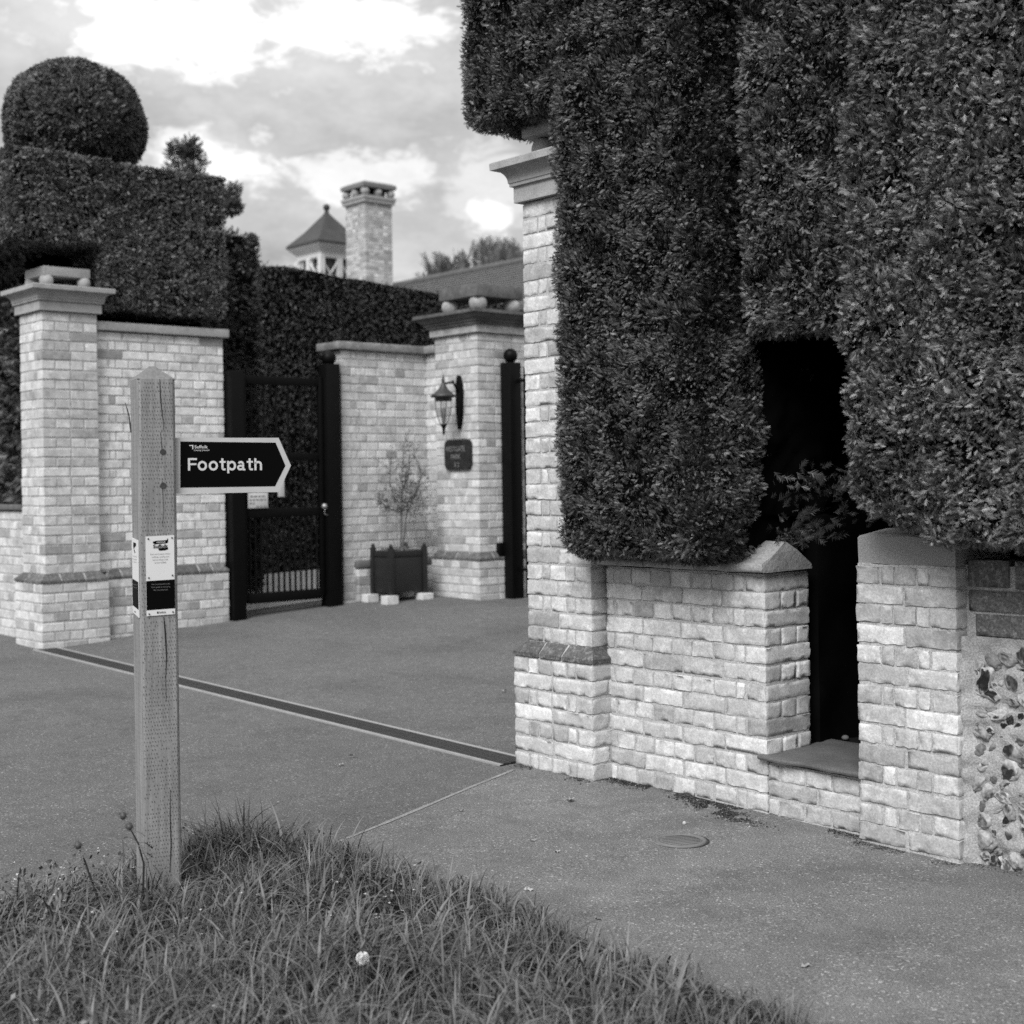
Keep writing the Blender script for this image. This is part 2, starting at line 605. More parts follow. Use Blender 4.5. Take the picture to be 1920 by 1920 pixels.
def splay_cap(sp, x0, x1, y0, y1, z0, z1, inset, sides, base=.018, near=True):
    """row of dark splay bricks on top of a plinth, sloping in to the shaft, with pale joints"""
    for s in sides:
        Ln = (x1 - x0) if s in 'fb' else (y1 - y0)
        n = max(2, round(Ln / .17))
        ed = [0] + sorted(Ln * (i + random.uniform(-.25, .25)) / n for i in range(1, n)) + [Ln]
        for i in range(n):
            a, b = ed[i] + (.006 if i else 0), ed[i + 1] - (.006 if i < n - 1 else 0)
            ai = max(a, inset) if i == 0 else a
            bi = min(b, Ln - inset) if i == n - 1 else b
            sk = 0 if not near else random.uniform(-.012, .012)
            if i:
                ai += .5 * sk
            dp = .03

            def mk(u, d, z):
                if s == 'f':
                    return (x0 + u, y0 + d, z)
                if s == 'b':
                    return (x0 + u, y1 - d, z)
                if s == 'r':
                    return (x1 - d, y0 + u, z)
                return (x0 + d, y0 + u, z)
            g = random.uniform(-.002, .002)
            V = [mk(a, -.004 + g, z0), mk(b, -.004 + g, z0), mk(b, -.004 + g, z0 + base), mk(a, -.004 + g, z0 + base), mk(bi, inset, z1 - .004), mk(ai, inset, z1 - .004)]
            t = random.uniform(.085, .135)
            sp.add(V, [[0, 1, 2, 3], [3, 2, 4, 5]], 2, t)
            V2 = [mk(a, -.004 + g, z0), mk(a, .05, z0), mk(b, -.004 + g, z0), mk(b, .05, z0)]
            sp.add([V[0], V[3], V[5], mk(ai, inset, z0)], [[0, 1, 2, 3]], 2, t)
            sp.add([V[1], V[2], V[4], mk(bi, inset, z0)], [[0, 1, 2, 3]], 2, t)
            sp.add([V[0], V[1], mk(bi, inset, z0), mk(ai, inset, z0)], [[0, 1, 2, 3]], 2, t)
    # the pale mortar behind the joints
    o = .004
    V, Q = [], []
    lo_ = [(x0 + o, y0 + o, z0 + .001), (x1 - o, y0 + o, z0 + .001), (x1 - o, y1 - o, z0 + .001), (x0 + o, y1 - o, z0 + .001)]
    md = [(x, y, z0 + base - .001) for x, y, _ in lo_]
    hi_ = [(x0 + inset, y0 + inset, z1 - .006), (x1 - inset, y0 + inset, z1 - .006), (x1 - inset, y1 - inset, z1 - .006), (x0 + inset, y1 - inset, z1 - .006)]
    V = lo_ + md + hi_
    for k in range(2):
        for i in range(4):
            Q.append([k * 4 + i, k * 4 + (i + 1) % 4, k * 4 + 4 + (i + 1) % 4, k * 4 + 4 + i])
    sp.add(V, Q, 1, 1.)


def square_loft(sp, x0, x1, y0, y1, prof, mat=0, tint=1.):
    """stack of square rings; prof = [(outward offset, z)]"""
    V = []
    for o, z in prof:
        V += [(x0 - o, y0 - o, z), (x1 + o, y0 - o, z), (x1 + o, y1 + o, z), (x0 - o, y1 + o, z)]
    # four corners per ring are not shared between sides so that the mitres stay sharp
    n = len(prof)
    V = np.array(V).reshape(n, 4, 3)
    for i in range(4):
        a, b = V[:, i], V[:, (i + 1) % 4]
        P = np.stack([a, b], 1).reshape(-1, 3)
        q = np.array([[2 * k, 2 * k + 1, 2 * k + 3, 2 * k + 2] for k in range(n - 1)])
        sp.add(P, q, mat, tint)
    sp.add(V[0], [[3, 2, 1, 0]], mat, tint)
    sp.add(V[-1], [[0, 1, 2, 3]], mat, tint)


def pillar(label, x0, x1, y0, y1, zg, zp, zs, off, near, ballr, ball_in, capz, capin, lip, stone, psides, ssides, far_style=False):
    t = thing('gate_pillar', label, 'gate pillar', ((x0 + x1) / 2, (y0 + y1) / 2, zg), 'brick gate pillars with stone caps')
    sp = Soup()
    n = round((zp - zg) / .0755)
    ch = .0755
    brick_block(sp, x0 - off, x1 + off, y0 - off, y1 + off, zp - n * ch - ch, n + 1, ch, near, psides, start=0)
    part('plinth', sp, [M_brick, M_mortar], t)
    sp = Soup()
    splay_cap(sp, x0 - off, x1 + off, y0 - off, y1 + off, zp, zp + .072, off, psides, near=near)
    part('plinth_cap', sp, [M_brick, M_mortar, M_darkbrick], t)
    sp = Soup()
    n = round((zs - zp - .07) / .0755)
    ch = (zs - zp - .07) / n
    brick_block(sp, x0, x1, y0, y1, zp + .07, n, ch, near, ssides, start=1)
    part('shaft', sp, [M_brick, M_mortar], t)
    sp = Soup()
    k = lip / .11
    if far_style:
        square_loft(sp, x0, x1, y0, y1, [(.005, zs), (.035, zs), (.035, zs + .075), (.02, zs + .075)], 0, 3.2)
        z = zs + .075
        prof = [(.02, z), (.06, z), (.06, z + .02), (.075, z + .025), (.075, z + .04), (.10, z + .055), (.13, z + .085), (.135, z + .095), (.15, z + .095), (.15, z + .125), (.0, z + .13)]
        square_loft(sp, x0, x1, y0, y1, prof, 0, 1.)
        zt = z + .13
    else:
        z = zs
        prof = [(.005, z), (.03 * k, z), (.03 * k, z + .075), (.045 * k, z + .078), (.045 * k, z + .092)]
        for q in range(7):
            a = q / 6 * math.pi / 2
            prof.append(((.05 + .05 * (1 - math.cos(a))) * k, z + .095 + .062 * math.sin(a)))
        prof += [(.115 * k, z + .160), (.117 * k, z + .192), (.11 * k, z + .197), (0, z + .202)]
        square_loft(sp, x0, x1, y0, y1, prof, 0, 1.)
        zt = z + .20
    part('cornice', sp, stone, t)
    for bx in (x0 + ball_in, x1 - ball_in):
        for by in (y0 + ball_in, y1 - ball_in):
            sp = Soup()
            ball(sp, (bx, by, zt + ballr * .92), ballr, 20, 0, 2.5 if far_style else 1.15)
            part('stone_ball', sp, stone, t)
    sp = Soup()
    bbox_round(sp, x0 + capin, x1 - capin, y0 + capin, y1 - capin, capz[0], capz[1], .006, (3, 3, 1), 0, 1., .002)
    part('capstone', sp, stone, t)
    return t


# ================================================================== SETTING
def sheet(name, xs, ys, dz, m):
    X, Y = np.meshgrid(xs, ys, indexing='ij')
    Z = gz(X, Y) + dz
    sp = Soup()
    sp.add(np.stack([X, Y, Z], -1).reshape(-1, 3), grid_faces(len(xs), len(ys)), 0, 1., True)
    return tag(part(name, sp, m), kind='structure')


xs = np.concatenate([[-600, -200, -80, -40], np.arange(-20, 12, 1.), [30, 80, 200, 600]])
ysb = np.array([0, .5, 1, 1.5, 2, 2.5, 3, 3.5])
sheet('ground', xs, np.concatenate([[-600, -200, -60, -20, -8], np.arange(-5, 0, 1.), ysb, [5, 8, 12, 20, 40, 100, 300, 600]]), -.03, M_field)
sheet('driveway', np.arange(-12, 6.1, .5), np.concatenate([np.arange(-9, 0, .5), ysb, [4, 4.5, 5, 7, 9]]), 0, M_asph)
sheet('gravel_path', np.arange(-13, -6.3, .4), np.concatenate([ysb[2:], [4, 5, 6, 7, 9]]), .006, M_gravel)

# footway: everything to the right of the seam that runs from the near pillar to the verge
sp = Soup()
poly = [(-.43, -.10), (-.43, .30), (6, .30), (6, -2.2), (.25, -2.2), (.10, -1.50), (-.17, -.80)]
sp.add([(x, y, gzf(x, min(y, 0)) + .004) for x, y in poly], [list(range(len(poly)))[::-1]], 0)
tag(part('footway', sp, M_pave), kind='structure')
sp = Soup()
seam = [(-.43, -.105), (-.30, -.46), (-.165, -.80), (-.03, -1.15), (.09, -1.49)]
for i in range(4):
    (a, b), (c, d) = seam[i], seam[i + 1]
    wv = .009 + .005 * random.random()
    sp.add([(a - wv, b, gzf(a, 0) + .006), (a + wv, b, gzf(a, 0) + .006), (c + wv, d, gzf(c, 0) + .006), (c - wv, d, gzf(c, 0) + .006)], [[0, 3, 2, 1]], 0)
tag(part('kerb_seam', sp, mat('seam_filler', .25, .95, .2, 14, .4, 120, speck=.3, speckscale=120, blotch=.3, blotchscale=8)), kind='structure')

# verge: a low bank of soil under the grass
VERGE = np.array([(-.02, -7), (-.06, -2.7), (-.16, -2.25), (-.20, -1.85), (-.06, -1.60), (.25, -1.48), (.6, -1.44), (1.1, -1.47), (1.6, -1.48), (2.3, -1.50), (3.2, -1.56), (6, -1.7), (6, -7)])


def verge_dist(x, y):
    """signed distance inside the verge (positive inside)"""
    P = np.stack([x, y], -1)
    n = len(VERGE)
    inside = np.zeros(len(P), bool)
    best = np.full(len(P), 1e9)
    for i in range(n):
        a, b = VERGE[i], VERGE[(i + 1) % n]
        cond = ((a[1] > P[:, 1]) != (b[1] > P[:, 1]))
        xi = (b[0] - a[0]) * (P[:, 1] - a[1]) / (b[1] - a[1] + 1e-12) + a[0]
        inside ^= cond & (P[:, 0] < xi)
        e = b - a
        t = np.clip(((P - a) @ e) / (e @ e), 0, 1)
        best = np.minimum(best, np.linalg.norm(P - a - t[:, None] * e, axis=1))
    return np.where(inside, best, -best)


def verge_z(x, y):
    d = np.clip(verge_dist(x, y), -.2, .35)
    b = np.where(d < 0, d * .3, .075 * (1 - (1 - d / .35) ** 2))
    return gz(x, y) + b + .012 * (vnoise(np.stack([x * 9, y * 9, x * 0], -1), 3) - .5)


gx, gy = np.arange(-.4, 6.0, .06), np.arange(-5.0, -1.3, .06)
X, Y = np.meshgrid(gx, gy, indexing='ij')
Zv = verge_z(X.ravel(), Y.ravel())
sp = Soup()
sp.add(np.stack([X.ravel(), Y.ravel(), Zv], -1), grid_faces(len(gx), len(gy)), 0, 1., True)
tag(part('verge_soil', sp, M_soil), kind='structure')

# ================================================================== PILLARS
P1 = pillar('near brick gate pillar half wrapped by the tall hedge beside the drain end', -.49, -.05, .05, .49, -.02, .538, 2.715, .05, True,
            .058, .075, (3.025, 3.10), .0, .105, M_stone, 'frl', 'frl')
P0 = pillar('pale stone capped brick pillar behind the signpost, with topiary ball above', -6.60, -6.16, .02, .48, .07, .62, 2.765, .05, False,
            .055, .075, (3.05, 3.125), .035, .105, M_stone, 'frl', 'frl')
P2 = pillar('brick pillar with dark weathered cap carrying the lantern and name plaque', -6.0, -5.37, 3.80, 4.43, .24, .645, 2.745, .04, False,
            .085, .11, (3.085, 3.205), .03, .15, M_oldstone, 'frl', 'frl', True)

# ================================================================== NEAR WALL
wall = thing('brick_wall', 'low cream brick wall under the hedge beside the narrow gap', 'wall', (.45, .27, -.02))
sp = Soup()
brick_block(sp, -.02, .90, .12, .415, -.148, 15, .0753, True, 'fr', start=1)
brick_block(sp, .905, 1.40, .12, .415, -.148, 5, .0715, True, 'f', start=1, lo=.40, hi=.52)
part('wall_body', sp, [M_brick, M_mortar], wall)
for i, (a, b) in enumerate(((-.055, .25), (.255, .555), (.56, .925))):
    sp = Soup()
    yy = [(.10, .984), (.082, .986), (.074, .992), (.071, 1.004), (.074, 1.018), (.084, 1.026), (.15, 1.060), (.225, 1.108), (.232, 1.109), (.30, 1.072), (.40, 1.012), (.405, .99)]
    m = 10
    V = []
    for k in range(m + 1):
        u = a + (b - a) * k / m
        for y, z in yy:
            V.append((u, y, z))
    V = np.array(V)
    V += (np.stack([vnoise(V * 30, 1), vnoise(V * 30 + 7, 2), vnoise(V * 30 + 17, 3)], -1) - .5) * .012
    q = grid_faces(m + 1, len(yy))
    sp.add(V, q[:, ::-1], 0, .95 + .15 * random.random(), True)
    sp.add(V[:len(yy)], [list(range(len(yy)))[::-1]], 0, 1.)
    sp.add(V[-len(yy):], [list(range(len(yy)))], 0, 1.)
    part('coping', sp, M_cope, wall)
sp = Soup()
V, Q, E, Nn = rbox(.275, .25, .011, .010, (12, 10, 1))
V = V + np.array([1.145, .345, .226])
V[:, 1] -= np.where(V[:, 1] < .12, .02 * (vnoise(V * 9, 3) - .2), 0)
V += Nn * ((vnoise(V * 25, 4) - .5) * .006)[:, None]
sp.add(V, Q, 0, 1., True)
part('sill_slab', sp, M_slate, wall)

pier = thing('brick_pier', 'square brick pier with plain cement cap right of the dark gap', 'pier', (1.605, .25, -.06))
sp = Soup()
brick_block(sp, 1.395, 1.82, .055, .45, -.16, 16, .0755, True, 'frl', start=0, lo=.40, hi=.53)
part('pier_body', sp, [M_brick, M_mortar], pier)
sp = Soup()
yy = [(.065, 1.045), (.062, 1.15), (.075, 1.158), (.25, 1.176), (.43, 1.155), (.44, 1.045)]
V = []
xsn = np.linspace(1.402, 1.815, 9)
for x in xsn:
    for y, z in yy:
        tz = z
        if z > 1.1:
            tz = z - .03 * max(0, (x - 1.66) / .16) + (-.006 if x < 1.42 else 0)
        V.append((x, y, tz))
V = np.array(V)
V += (np.stack([vnoise(V * 20, 1), vnoise(V * 20 + 7, 2), vnoise(V * 20 + 17, 3)], -1) - .5) * .006
sp.add(V, grid_faces(len(xsn), len(yy))[:, ::-1], 0, 1., False)
sp.add(V[:len(yy)], [list(range(len(yy)))[::-1]], 0)
sp.add(V[-len(yy):], [list(range(len(yy)))], 0)
part('cement_cap', sp, M_render, pier)

# flint wall
fl = thing('flint_wall', 'flint rubble wall with dark brick top courses at the right edge', 'wall', (2.6, .3, -.06))
sp = Soup()
gx, gzv = np.arange(1.80, 4.4, .012), np.arange(-.14, .80, .012)
X, Z = np.meshgrid(gx, gzv, indexing='ij')
P = np.stack([X.ravel(), 0 * X.ravel(), Z.ravel()], -1)
Yd = .142 - .026 * vnoise(P * 11, 2) - .016 * vnoise(P * 34, 5) - .006 * vnoise(P * 90, 6)
# the mortar fillet that runs up against the pier
Yd -= .035 * np.exp(-((X.ravel() - 1.82) / .028) ** 2) * (.6 + .8 * vnoise(P * 14, 9))
sp.add(np.stack([X.ravel(), Yd, Z.ravel()], -1), grid_faces(len(gx), len(gzv)), 0, 1., True)
v, q = box_v(1.82, 4.4, .16, .42, -.14, 1.06)
sp.add(v, q, 0)
part('mortar_face', sp, mat('flint_mortar', .36, .95, .10, 9, .6, 120, spec=.1, speck=.25, speckscale=160), fl)
sp = Soup()
for c, (z0, z1, hd) in enumerate(((.80, .877, False), (.887, .962, False), (.972, 1.07, True))):
    x = 1.838 + .012 * (2 - c) - random.uniform(0, .02)
    while x < 4.3:
        ln = (.085 if hd else random.choice([.215, .215, .1025])) * random.uniform(.95, 1.04)
        if c == 2 and x < 1.9:
            ln = .16
        brick(sp, x, x + ln, .115, .22, z0 + random.uniform(-.003, .003), z1, True, random.uniform(.13, .19), 0)
        x += ln + random.uniform(.014, .03)
v, q = box_v(1.815, 4.35, .125, .30, .79, 1.05)
sp.add(v, q, 1, 1.)
part('brick_courses', sp, [M_darkbrick, M_mortar], fl)
sp = Soup()
placed = []
tries = 0
while len(placed) < 620 and tries < 30000:
    tries += 1
    x, z = random.uniform(1.845, 3.9), random.uniform(-.07, .765)
    r = random.choice([.014, .018, .023, .027, .031, .036])
    if x - r < 1.838:
        continue
    if any((x - a) ** 2 + (z - b) ** 2 < (.82 * (r + c)) ** 2 for a, b, c in placed):
        continue
    placed.append((x, z, r))
for i, (x, z, r) in enumerate(placed):
    k = 10
    V, Q, E, Nn = rbox(1, 1, 1, .05, (k, k, k))
    U = norm(V)
    sq = np.array([random.uniform(.9, 1.5), random.uniform(.6, .9), random.uniform(.7, 1.1)])
    a = random.uniform(0, math.pi)
    nn = 1 + .60 * (vnoise(U * 1.4 + i * 7.1, 1) - .5) + .26 * (vnoise(U * 3.1 + i * 3.3, 2) - .5) + .12 * (vnoise(U * 8 + i, 3) - .5)
    W = U * nn[:, None] * sq * r * .98
    cr = random.random()
    W = np.stack([W[:, 0] * math.cos(a) - W[:, 2] * math.sin(a), W[:, 1], W[:, 0] * math.sin(a) + W[:, 2] * math.cos(a)], -1)
    # knapped (broken) flints have a flat dark glassy face inside a pale rind
    t = random.choice([.08, .11, .15, .20, .26, .32])
    tv = t * (.75 + .5 * vnoise(U * 5 + i * 2.7, 4))
    if cr < .6:
        tl = np.array([random.uniform(-.45, .45), -1, random.uniform(-.45, .45)])
        tl = tl / np.linalg.norm(tl)
        hgt = W @ tl
        cut = r * random.uniform(.28, .48)
        W = W - tl * np.clip(hgt - cut + .10 * r * (vnoise(U * 4 + i, 8) - .5), 0, 9)[:, None]
        rind = random.choice([.24, .32, .42])
        core = random.choice([.010, .014, .03, .07, .12])
        f = np.clip((hgt - cut * (1.02 + .35 * vnoise(U * 5 + i, 9))) / (.10 * r), 0, 1)
        mott = np.where(vnoise(U * 3.3 + i * 1.7, 10) > .60, 3.0, 1.0)
        tv = rind * (1 - f) + core * mott * f
    P = W + np.array([x, .120, z])
    sp.add(P, Q, 0, tv, True)
part('flint_stones', sp, [M_flint, M_flintcore], fl)

# ================================================================== LEFT WALLS
w0 = thing('brick_wall', 'tall brick side wall with flat stone coping under the box hedge', 'wall', (-6.3, 1.1, .2))
sp = Soup()
n = 26
zt0 = 2.64
brick_block(sp, -6.50, -6.23, .50, 1.66, .70, n, (zt0 - .70) / n, False, 'fr', start=0, lo=.58, hi=.74)
part('wall_body', sp, [M_brick, M_mortar], w0)
sp = Soup()
brick_block(sp, -6.50, -6.18, .54, 1.66, .02, 8, .0755, False, 'r', start=0)
part('plinth', sp, [M_brick, M_mortar], w0)
sp = Soup()
splay_cap(sp, -6.50, -6.18, .54, 1.66, .625, .70, .05, 'r', near=False)
part('plinth_cap', sp, [M_brick, M_mortar, M_darkbrick], w0)
sp = Soup()
bbox_round(sp, -6.53, -6.19, .485, 1.70, zt0 + .004, zt0 + .075, .006, (3, 12, 1), 0, 1.1, .002)
part('coping', sp, M_stone, w0)

lw = thing('brick_wall', 'low roadside brick wall with dark coping at the left edge', 'wall', (-8, .25, .1))
sp = Soup()
brick_block(sp, -10.5, -6.62, .10, .38, .05, 15, .0755, False, 'f', start=0)
part('wall_body', sp, [M_brick, M_mortar], lw)
sp = Soup()
bbox_round(sp, -10.5, -6.61, .07, .41, 1.186, 1.235, .01, (20, 3, 1), 0, 1., .004)
part('coping', sp, M_oldstone, lw)

w2 = thing('brick_wall', 'courtyard brick wall with lichened coping behind the planter', 'wall', (-6.35, 3.4, .28))
sp = Soup()
brick_block(sp, -6.47, -6.20, 2.86, 4.10, .22, 31, .0768, False, 'fr', start=0, lo=.48, hi=.62)
brick_block(sp, -6.20, -6.0, 3.84, 4.10, .22, 31, .0768, False, 'f', start=1, lo=.46, hi=.60)
part('wall_body', sp, [M_brick, M_mortar], w2)
sp = Soup()
brick_block(sp, -6.40, -6.15, 2.99, 3.95, .20, 5, .0755, False, 'fr', start=0, lo=.30, hi=.44)
brick_block(sp, -6.15, -6.03, 3.79, 3.95, .20, 5, .0755, False, 'f', start=0, lo=.30, hi=.44)
part('plinth', sp, [M_brick, M_mortar], w2)
sp = Soup()
bbox_round(sp, -6.41, -6.145, 2.98, 3.96, .58, .655, .02, (3, 8, 1), 0, 1.1, .003)
part('plinth_cap', sp, M_darkbrick_cap if False else mat('plinth_cap_brick', .13, .9, .2, 9, .4, 60), w2)
sp = Soup()
bbox_round(sp, -6.52, -6.155, 2.80, 3.83, 2.603, 2.675, .008, (3, 10, 1), 0, 1.9, .004)
bbox_round(sp, -6.52, -6.0, 3.785, 4.13, 2.602, 2.674, .008, (4, 3, 1), 0, 1.9, .004)
part('coping', sp, M_oldstone, w2)

# ================================================================== HEDGES
def spray_templates():
    out = []
    for k in range(5):
        tri = []

        def leaf(p, d, ln, wd, zc):
            d = np.array(d) / np.linalg.norm(d)
            s = np.array([-d[1], d[0], 0])
            p = np.array(p)
            tri.append([p - s * wd, p + s * wd, p + d * ln + np.array([0, 0, zc])])
        leaf((0, 0, 0), (random.uniform(-.1, .1), 1, 0), 1.0, .045, random.uniform(-.15, .15))
        for i in range(6):
            y = .12 + .13 * i + random.uniform(-.02, .02)
            ln = (.52 - .36 * y) * random.uniform(.75, 1.15)
            for s in (-1, 1):
                an = R(random.uniform(36, 56))
                d = (s * math.sin(an), math.cos(an), random.uniform(-.25, .25))
                leaf((0, y, 0), d, ln, .042, random.uniform(-.12, .06))
        out.append(np.array(tri).reshape(-1, 3))
    return out


TEMPL = spray_templates()


def add_sprays(sp, P, Nn, Lm, up=.15, tmin=.55, tmax=1.5, mat=1, out=(.25, 1.0), coh=4.5, cv=.76):
    n = len(P)
    if n == 0:
        return
    rnd = norm(rng.normal(size=(n, 3)))
    fld = np.stack([vnoise(P * 11 + 3, 41), vnoise(P * 11 + 13, 42), vnoise(P * 11 + 23, 43)], -1) - .5
    rnd = norm(rnd * .8 + fld * coh)
    tang = norm(rnd - (rnd * Nn).sum(1, keepdims=True) * Nn)
    a = rng.uniform(out[0], out[1], (n, 1))
    d = norm(Nn * a + tang * rng.uniform(.3, 1, (n, 1)) + np.array([0, 0, up]))
    ref = norm(Nn + .9 * rng.normal(size=(n, 3)))
    s = norm(np.cross(d, ref))
    u = np.cross(s, d)
    Ls = Lm * rng.uniform(.6, 1.4, n)
    tint = (tmin + (tmax - tmin) * rng.random(n) ** 1.7) * (1 - cv / 2 + cv * vnoise(P * 6.5, 44))
    which = rng.integers(0, len(TEMPL), n)
    for k, T in enumerate(TEMPL):
        i = np.where(which == k)[0]
        if not len(i):
            continue
        V = P[i][:, None] + Ls[i][:, None, None] * (T[None, :, 0, None] * s[i][:, None] + T[None, :, 1, None] * d[i][:, None] + T[None, :, 2, None] * u[i][:, None])
        m = len(T)
        sp.add(V.reshape(-1, 3), np.arange(len(i) * m).reshape(-1, 3), mat, np.repeat(tint[i], m))


def hedge_box(sp, b, dens, Ls, sides, others=(), r=.12, seg=.07, lump=.03, fr=0., zmax=99, plant=True, up=.15, inset=.03, tmin=.55, tmax=1.5, out=(.25, 1.0), ymax=99, xmax=99, core=True, coh=2.6, cv=.55):
    x0, x1, y0, y1, z0, z1 = b
    h = np.array([(x1 - x0) / 2, (y1 - y0) / 2, (z1 - z0) / 2])
    c = np.array([(x0 + x1) / 2, (y0 + y1) / 2, (z0 + z1) / 2])
    n = [max(2, int(2 * k / seg)) for k in h]
    V, Q, E, Nn = rbox(*h, r, n)
    V = V + c
    lum_ = (vnoise(V * 3.1 + 3, 11) - .5) * 2 * lump + (vnoise(V * 9 + 1, 12) - .5) * lump * 1.2 + (vnoise(V * 19 + 1, 13) - .5) * fr
    W = V + Nn * lum_[:, None]
    if core:
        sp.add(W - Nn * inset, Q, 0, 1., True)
    if not plant:
        return
    q = W[Q]
    fn = np.cross(q[:, 2] - q[:, 0], q[:, 3] - q[:, 1])
    ar = np.linalg.norm(fn, axis=1) / 2
    fn = norm(fn)
    m = np.zeros(len(Q), bool)
    for s in sides:
        ax, sg = {'f': (1, -1), 'b': (1, 1), 'r': (0, 1), 'l': (0, -1), 't': (2, 1), 'd': (2, -1)}[s]
        m |= fn[:, ax] * sg > .35
    ct = q.mean(1)
    m &= (ct[:, 2] < zmax) & (ct[:, 1] < ymax) & (ct[:, 0] < xmax)
    for o in others:
        m &= ~((ct[:, 0] > o[0] + .06) & (ct[:, 0] < o[1] - .06) & (ct[:, 1] > o[2] + .06) & (ct[:, 1] < o[3] - .06) & (ct[:, 2] > o[4] + .06) & (ct[:, 2] < o[5] - .06))
    idx = np.where(m)[0]
    cnt = rng.poisson(ar[idx] * dens)
    rep = np.repeat(idx, cnt)
    u, v = rng.random((len(rep), 1)), rng.random((len(rep), 1))
    qq = q[rep]
    P = qq[:, 0] * (1 - u) * (1 - v) + qq[:, 1] * u * (1 - v) + qq[:, 2] * u * v + qq[:, 3] * (1 - u) * v
    # thin and dark hollows where the clipping has opened the foliage
    hol = vnoise(P * 7.5, 21)
    keep = rng.random(len(P)) < np.clip((hol - .15) * 4.5, .42, 1)
    P, F = P[keep], fn[rep][keep]
    P = P - F * (rng.uniform(0, inset * 1.3, (len(P), 1)))
    add_sprays(sp, P, F, Ls, up, tmin, tmax, out=out, coh=coh, cv=cv)


def hedge_obj(name, label, sp, org, group=None, cat='hedge'):
    return tag(part(name, sp, [M_core, M_leaf], None, org), label, cat, group)


A = (-.075, .87, -.20, 3.0, 1.025, 4.1)
A2 = (.60, .915, -.155, 3.0, 1.165, 1.985)
O = (-.73, .15, -.16, 1.45, 3.07, 4.1)
Bx = (.895, 1.60, -.02, 3.0, 1.93, 4.1)  # unseen depth towards the back added to darken the gap
Cx = (1.53, 2.05, -.24, 3.0, 1.205, 4.1)
Cy = (1.80, 4.3, -.24, 3.0, 1.125, 4.1)
D = 20000
sp = Soup()
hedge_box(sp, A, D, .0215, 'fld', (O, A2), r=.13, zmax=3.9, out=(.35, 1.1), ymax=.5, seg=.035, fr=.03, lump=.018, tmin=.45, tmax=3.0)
hedge_box(sp, A, D * .8, .032, 'r', (A2,), r=.13, zmax=3.9, ymax=.06, seg=.035, fr=.03, lump=.018, tmin=.15, tmax=.6, core=False)  # leaf tints darkened to paint the shade of the groove
hedge_box(sp, A2, D, .024, 'frd', (A, Bx), r=.10, zmax=3.9, out=(.25, 1.1), ymax=.10, seg=.035, fr=.045, lump=.03, tmin=.4, tmax=2.9)
hedge_box(sp, O, D, .0215, 'fld', (A,), r=.10, zmax=3.95, out=(.35, 1.1), seg=.035, fr=.03, lump=.018, tmin=.45, tmax=3.0)
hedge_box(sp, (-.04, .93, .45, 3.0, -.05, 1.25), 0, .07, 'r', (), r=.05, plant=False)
# loose sprays that hang into the gap
n = 170
P = np.stack([rng.uniform(1.0, 1.14, n), rng.uniform(.02, .5, n), rng.uniform(1.12, 1.42, n)], -1)
add_sprays(sp, P, norm(np.stack([np.ones(n), rng.normal(-.5, .5, n), rng.normal(-.1, .4, n)], -1)), .055, .0, .3, .9)
hedge_obj('clipped_hedge', 'dark conifer hedge hugging the near pillar with a boxy overhang past its cap', sp, (.45, .6, 1.05))
sp = Soup()
hedge_box(sp, Bx, D, .025, 'fdl', (A2, Cx), r=.06, zmax=3.9, up=.1, ymax=.12, seg=.035, fr=.035, lump=.02, tmin=.45, tmax=3.3)
hedge_box(sp, (.4, 2.3, 3.05, 3.6, -.05, 4.1), 120, .08, 'f', (), r=.08)  # added hedge closing the far end, to keep daylight out of the gap
hedge_obj('clipped_hedge', 'conifer hedge bridging over the dark narrow doorway gap', sp, (1.2, .6, 1.93))
sp = Soup()
hedge_box(sp, Cx, D * .9, .028, 'fld', (Bx, Cy), r=.10, zmax=3.9, out=(.2, .9), up=.2, lump=.035, tmin=.6, tmax=4.6, ymax=.15, seg=.035, fr=.045)
hedge_box(sp, Cy, D * .9, .028, 'fd', (Cx,), r=.10, zmax=3.9, out=(.2, .9), up=.2, lump=.035, tmin=.6, tmax=4.6, ymax=.4, xmax=3.2, seg=.04, fr=.045)
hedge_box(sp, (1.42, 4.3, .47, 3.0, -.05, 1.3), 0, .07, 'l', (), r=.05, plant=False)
hedge_obj('clipped_hedge', 'rough conifer hedge standing over the cement capped pier and flint wall', sp, (2.9, .6, 1.1))

# left hedge with its ball
sp = Soup()
Ha = (-9.6, -6.12, .50, 1.66, 2.80, 4.00)
Hb = (-9.6, -6.10, -.25, .62, 3.30, 4.02)
Hc = (-9.6, -6.66, .14, 1.2, 1.22, 3.6)
Hd = (-9.6, -6.56, .50, 1.66, .2, 3.0)
hedge_box(sp, Ha, 10000, .034, 'frdb', (Hb, Hc), r=.045, lump=.010, tmin=.7, tmax=3.0, seg=.05, fr=.03, out=(.05, .6), coh=2., cv=.5)
hedge_box(sp, Hb, 10000, .034, 'frd', (Ha, Hc), r=.04, lump=.010, tmin=.7, tmax=3.0, seg=.05, fr=.03, out=(.05, .6), coh=2., cv=.5)
hedge_box(sp, Hc, 1300, .085, 'f', (), r=.08)
hedge_box(sp, Hd, 700, .08, 'b', (), r=.05)
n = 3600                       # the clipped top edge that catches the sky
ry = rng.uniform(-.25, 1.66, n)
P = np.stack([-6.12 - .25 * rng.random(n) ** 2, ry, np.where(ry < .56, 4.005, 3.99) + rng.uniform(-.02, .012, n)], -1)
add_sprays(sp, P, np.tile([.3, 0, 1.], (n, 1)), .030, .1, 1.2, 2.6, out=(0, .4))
hedge_obj('clipped_hedge', 'box clipped hedge over the side wall, arched round the pale capped pillar', sp, (-7.5, .7, 2.8))
sp = Soup()
k = 46
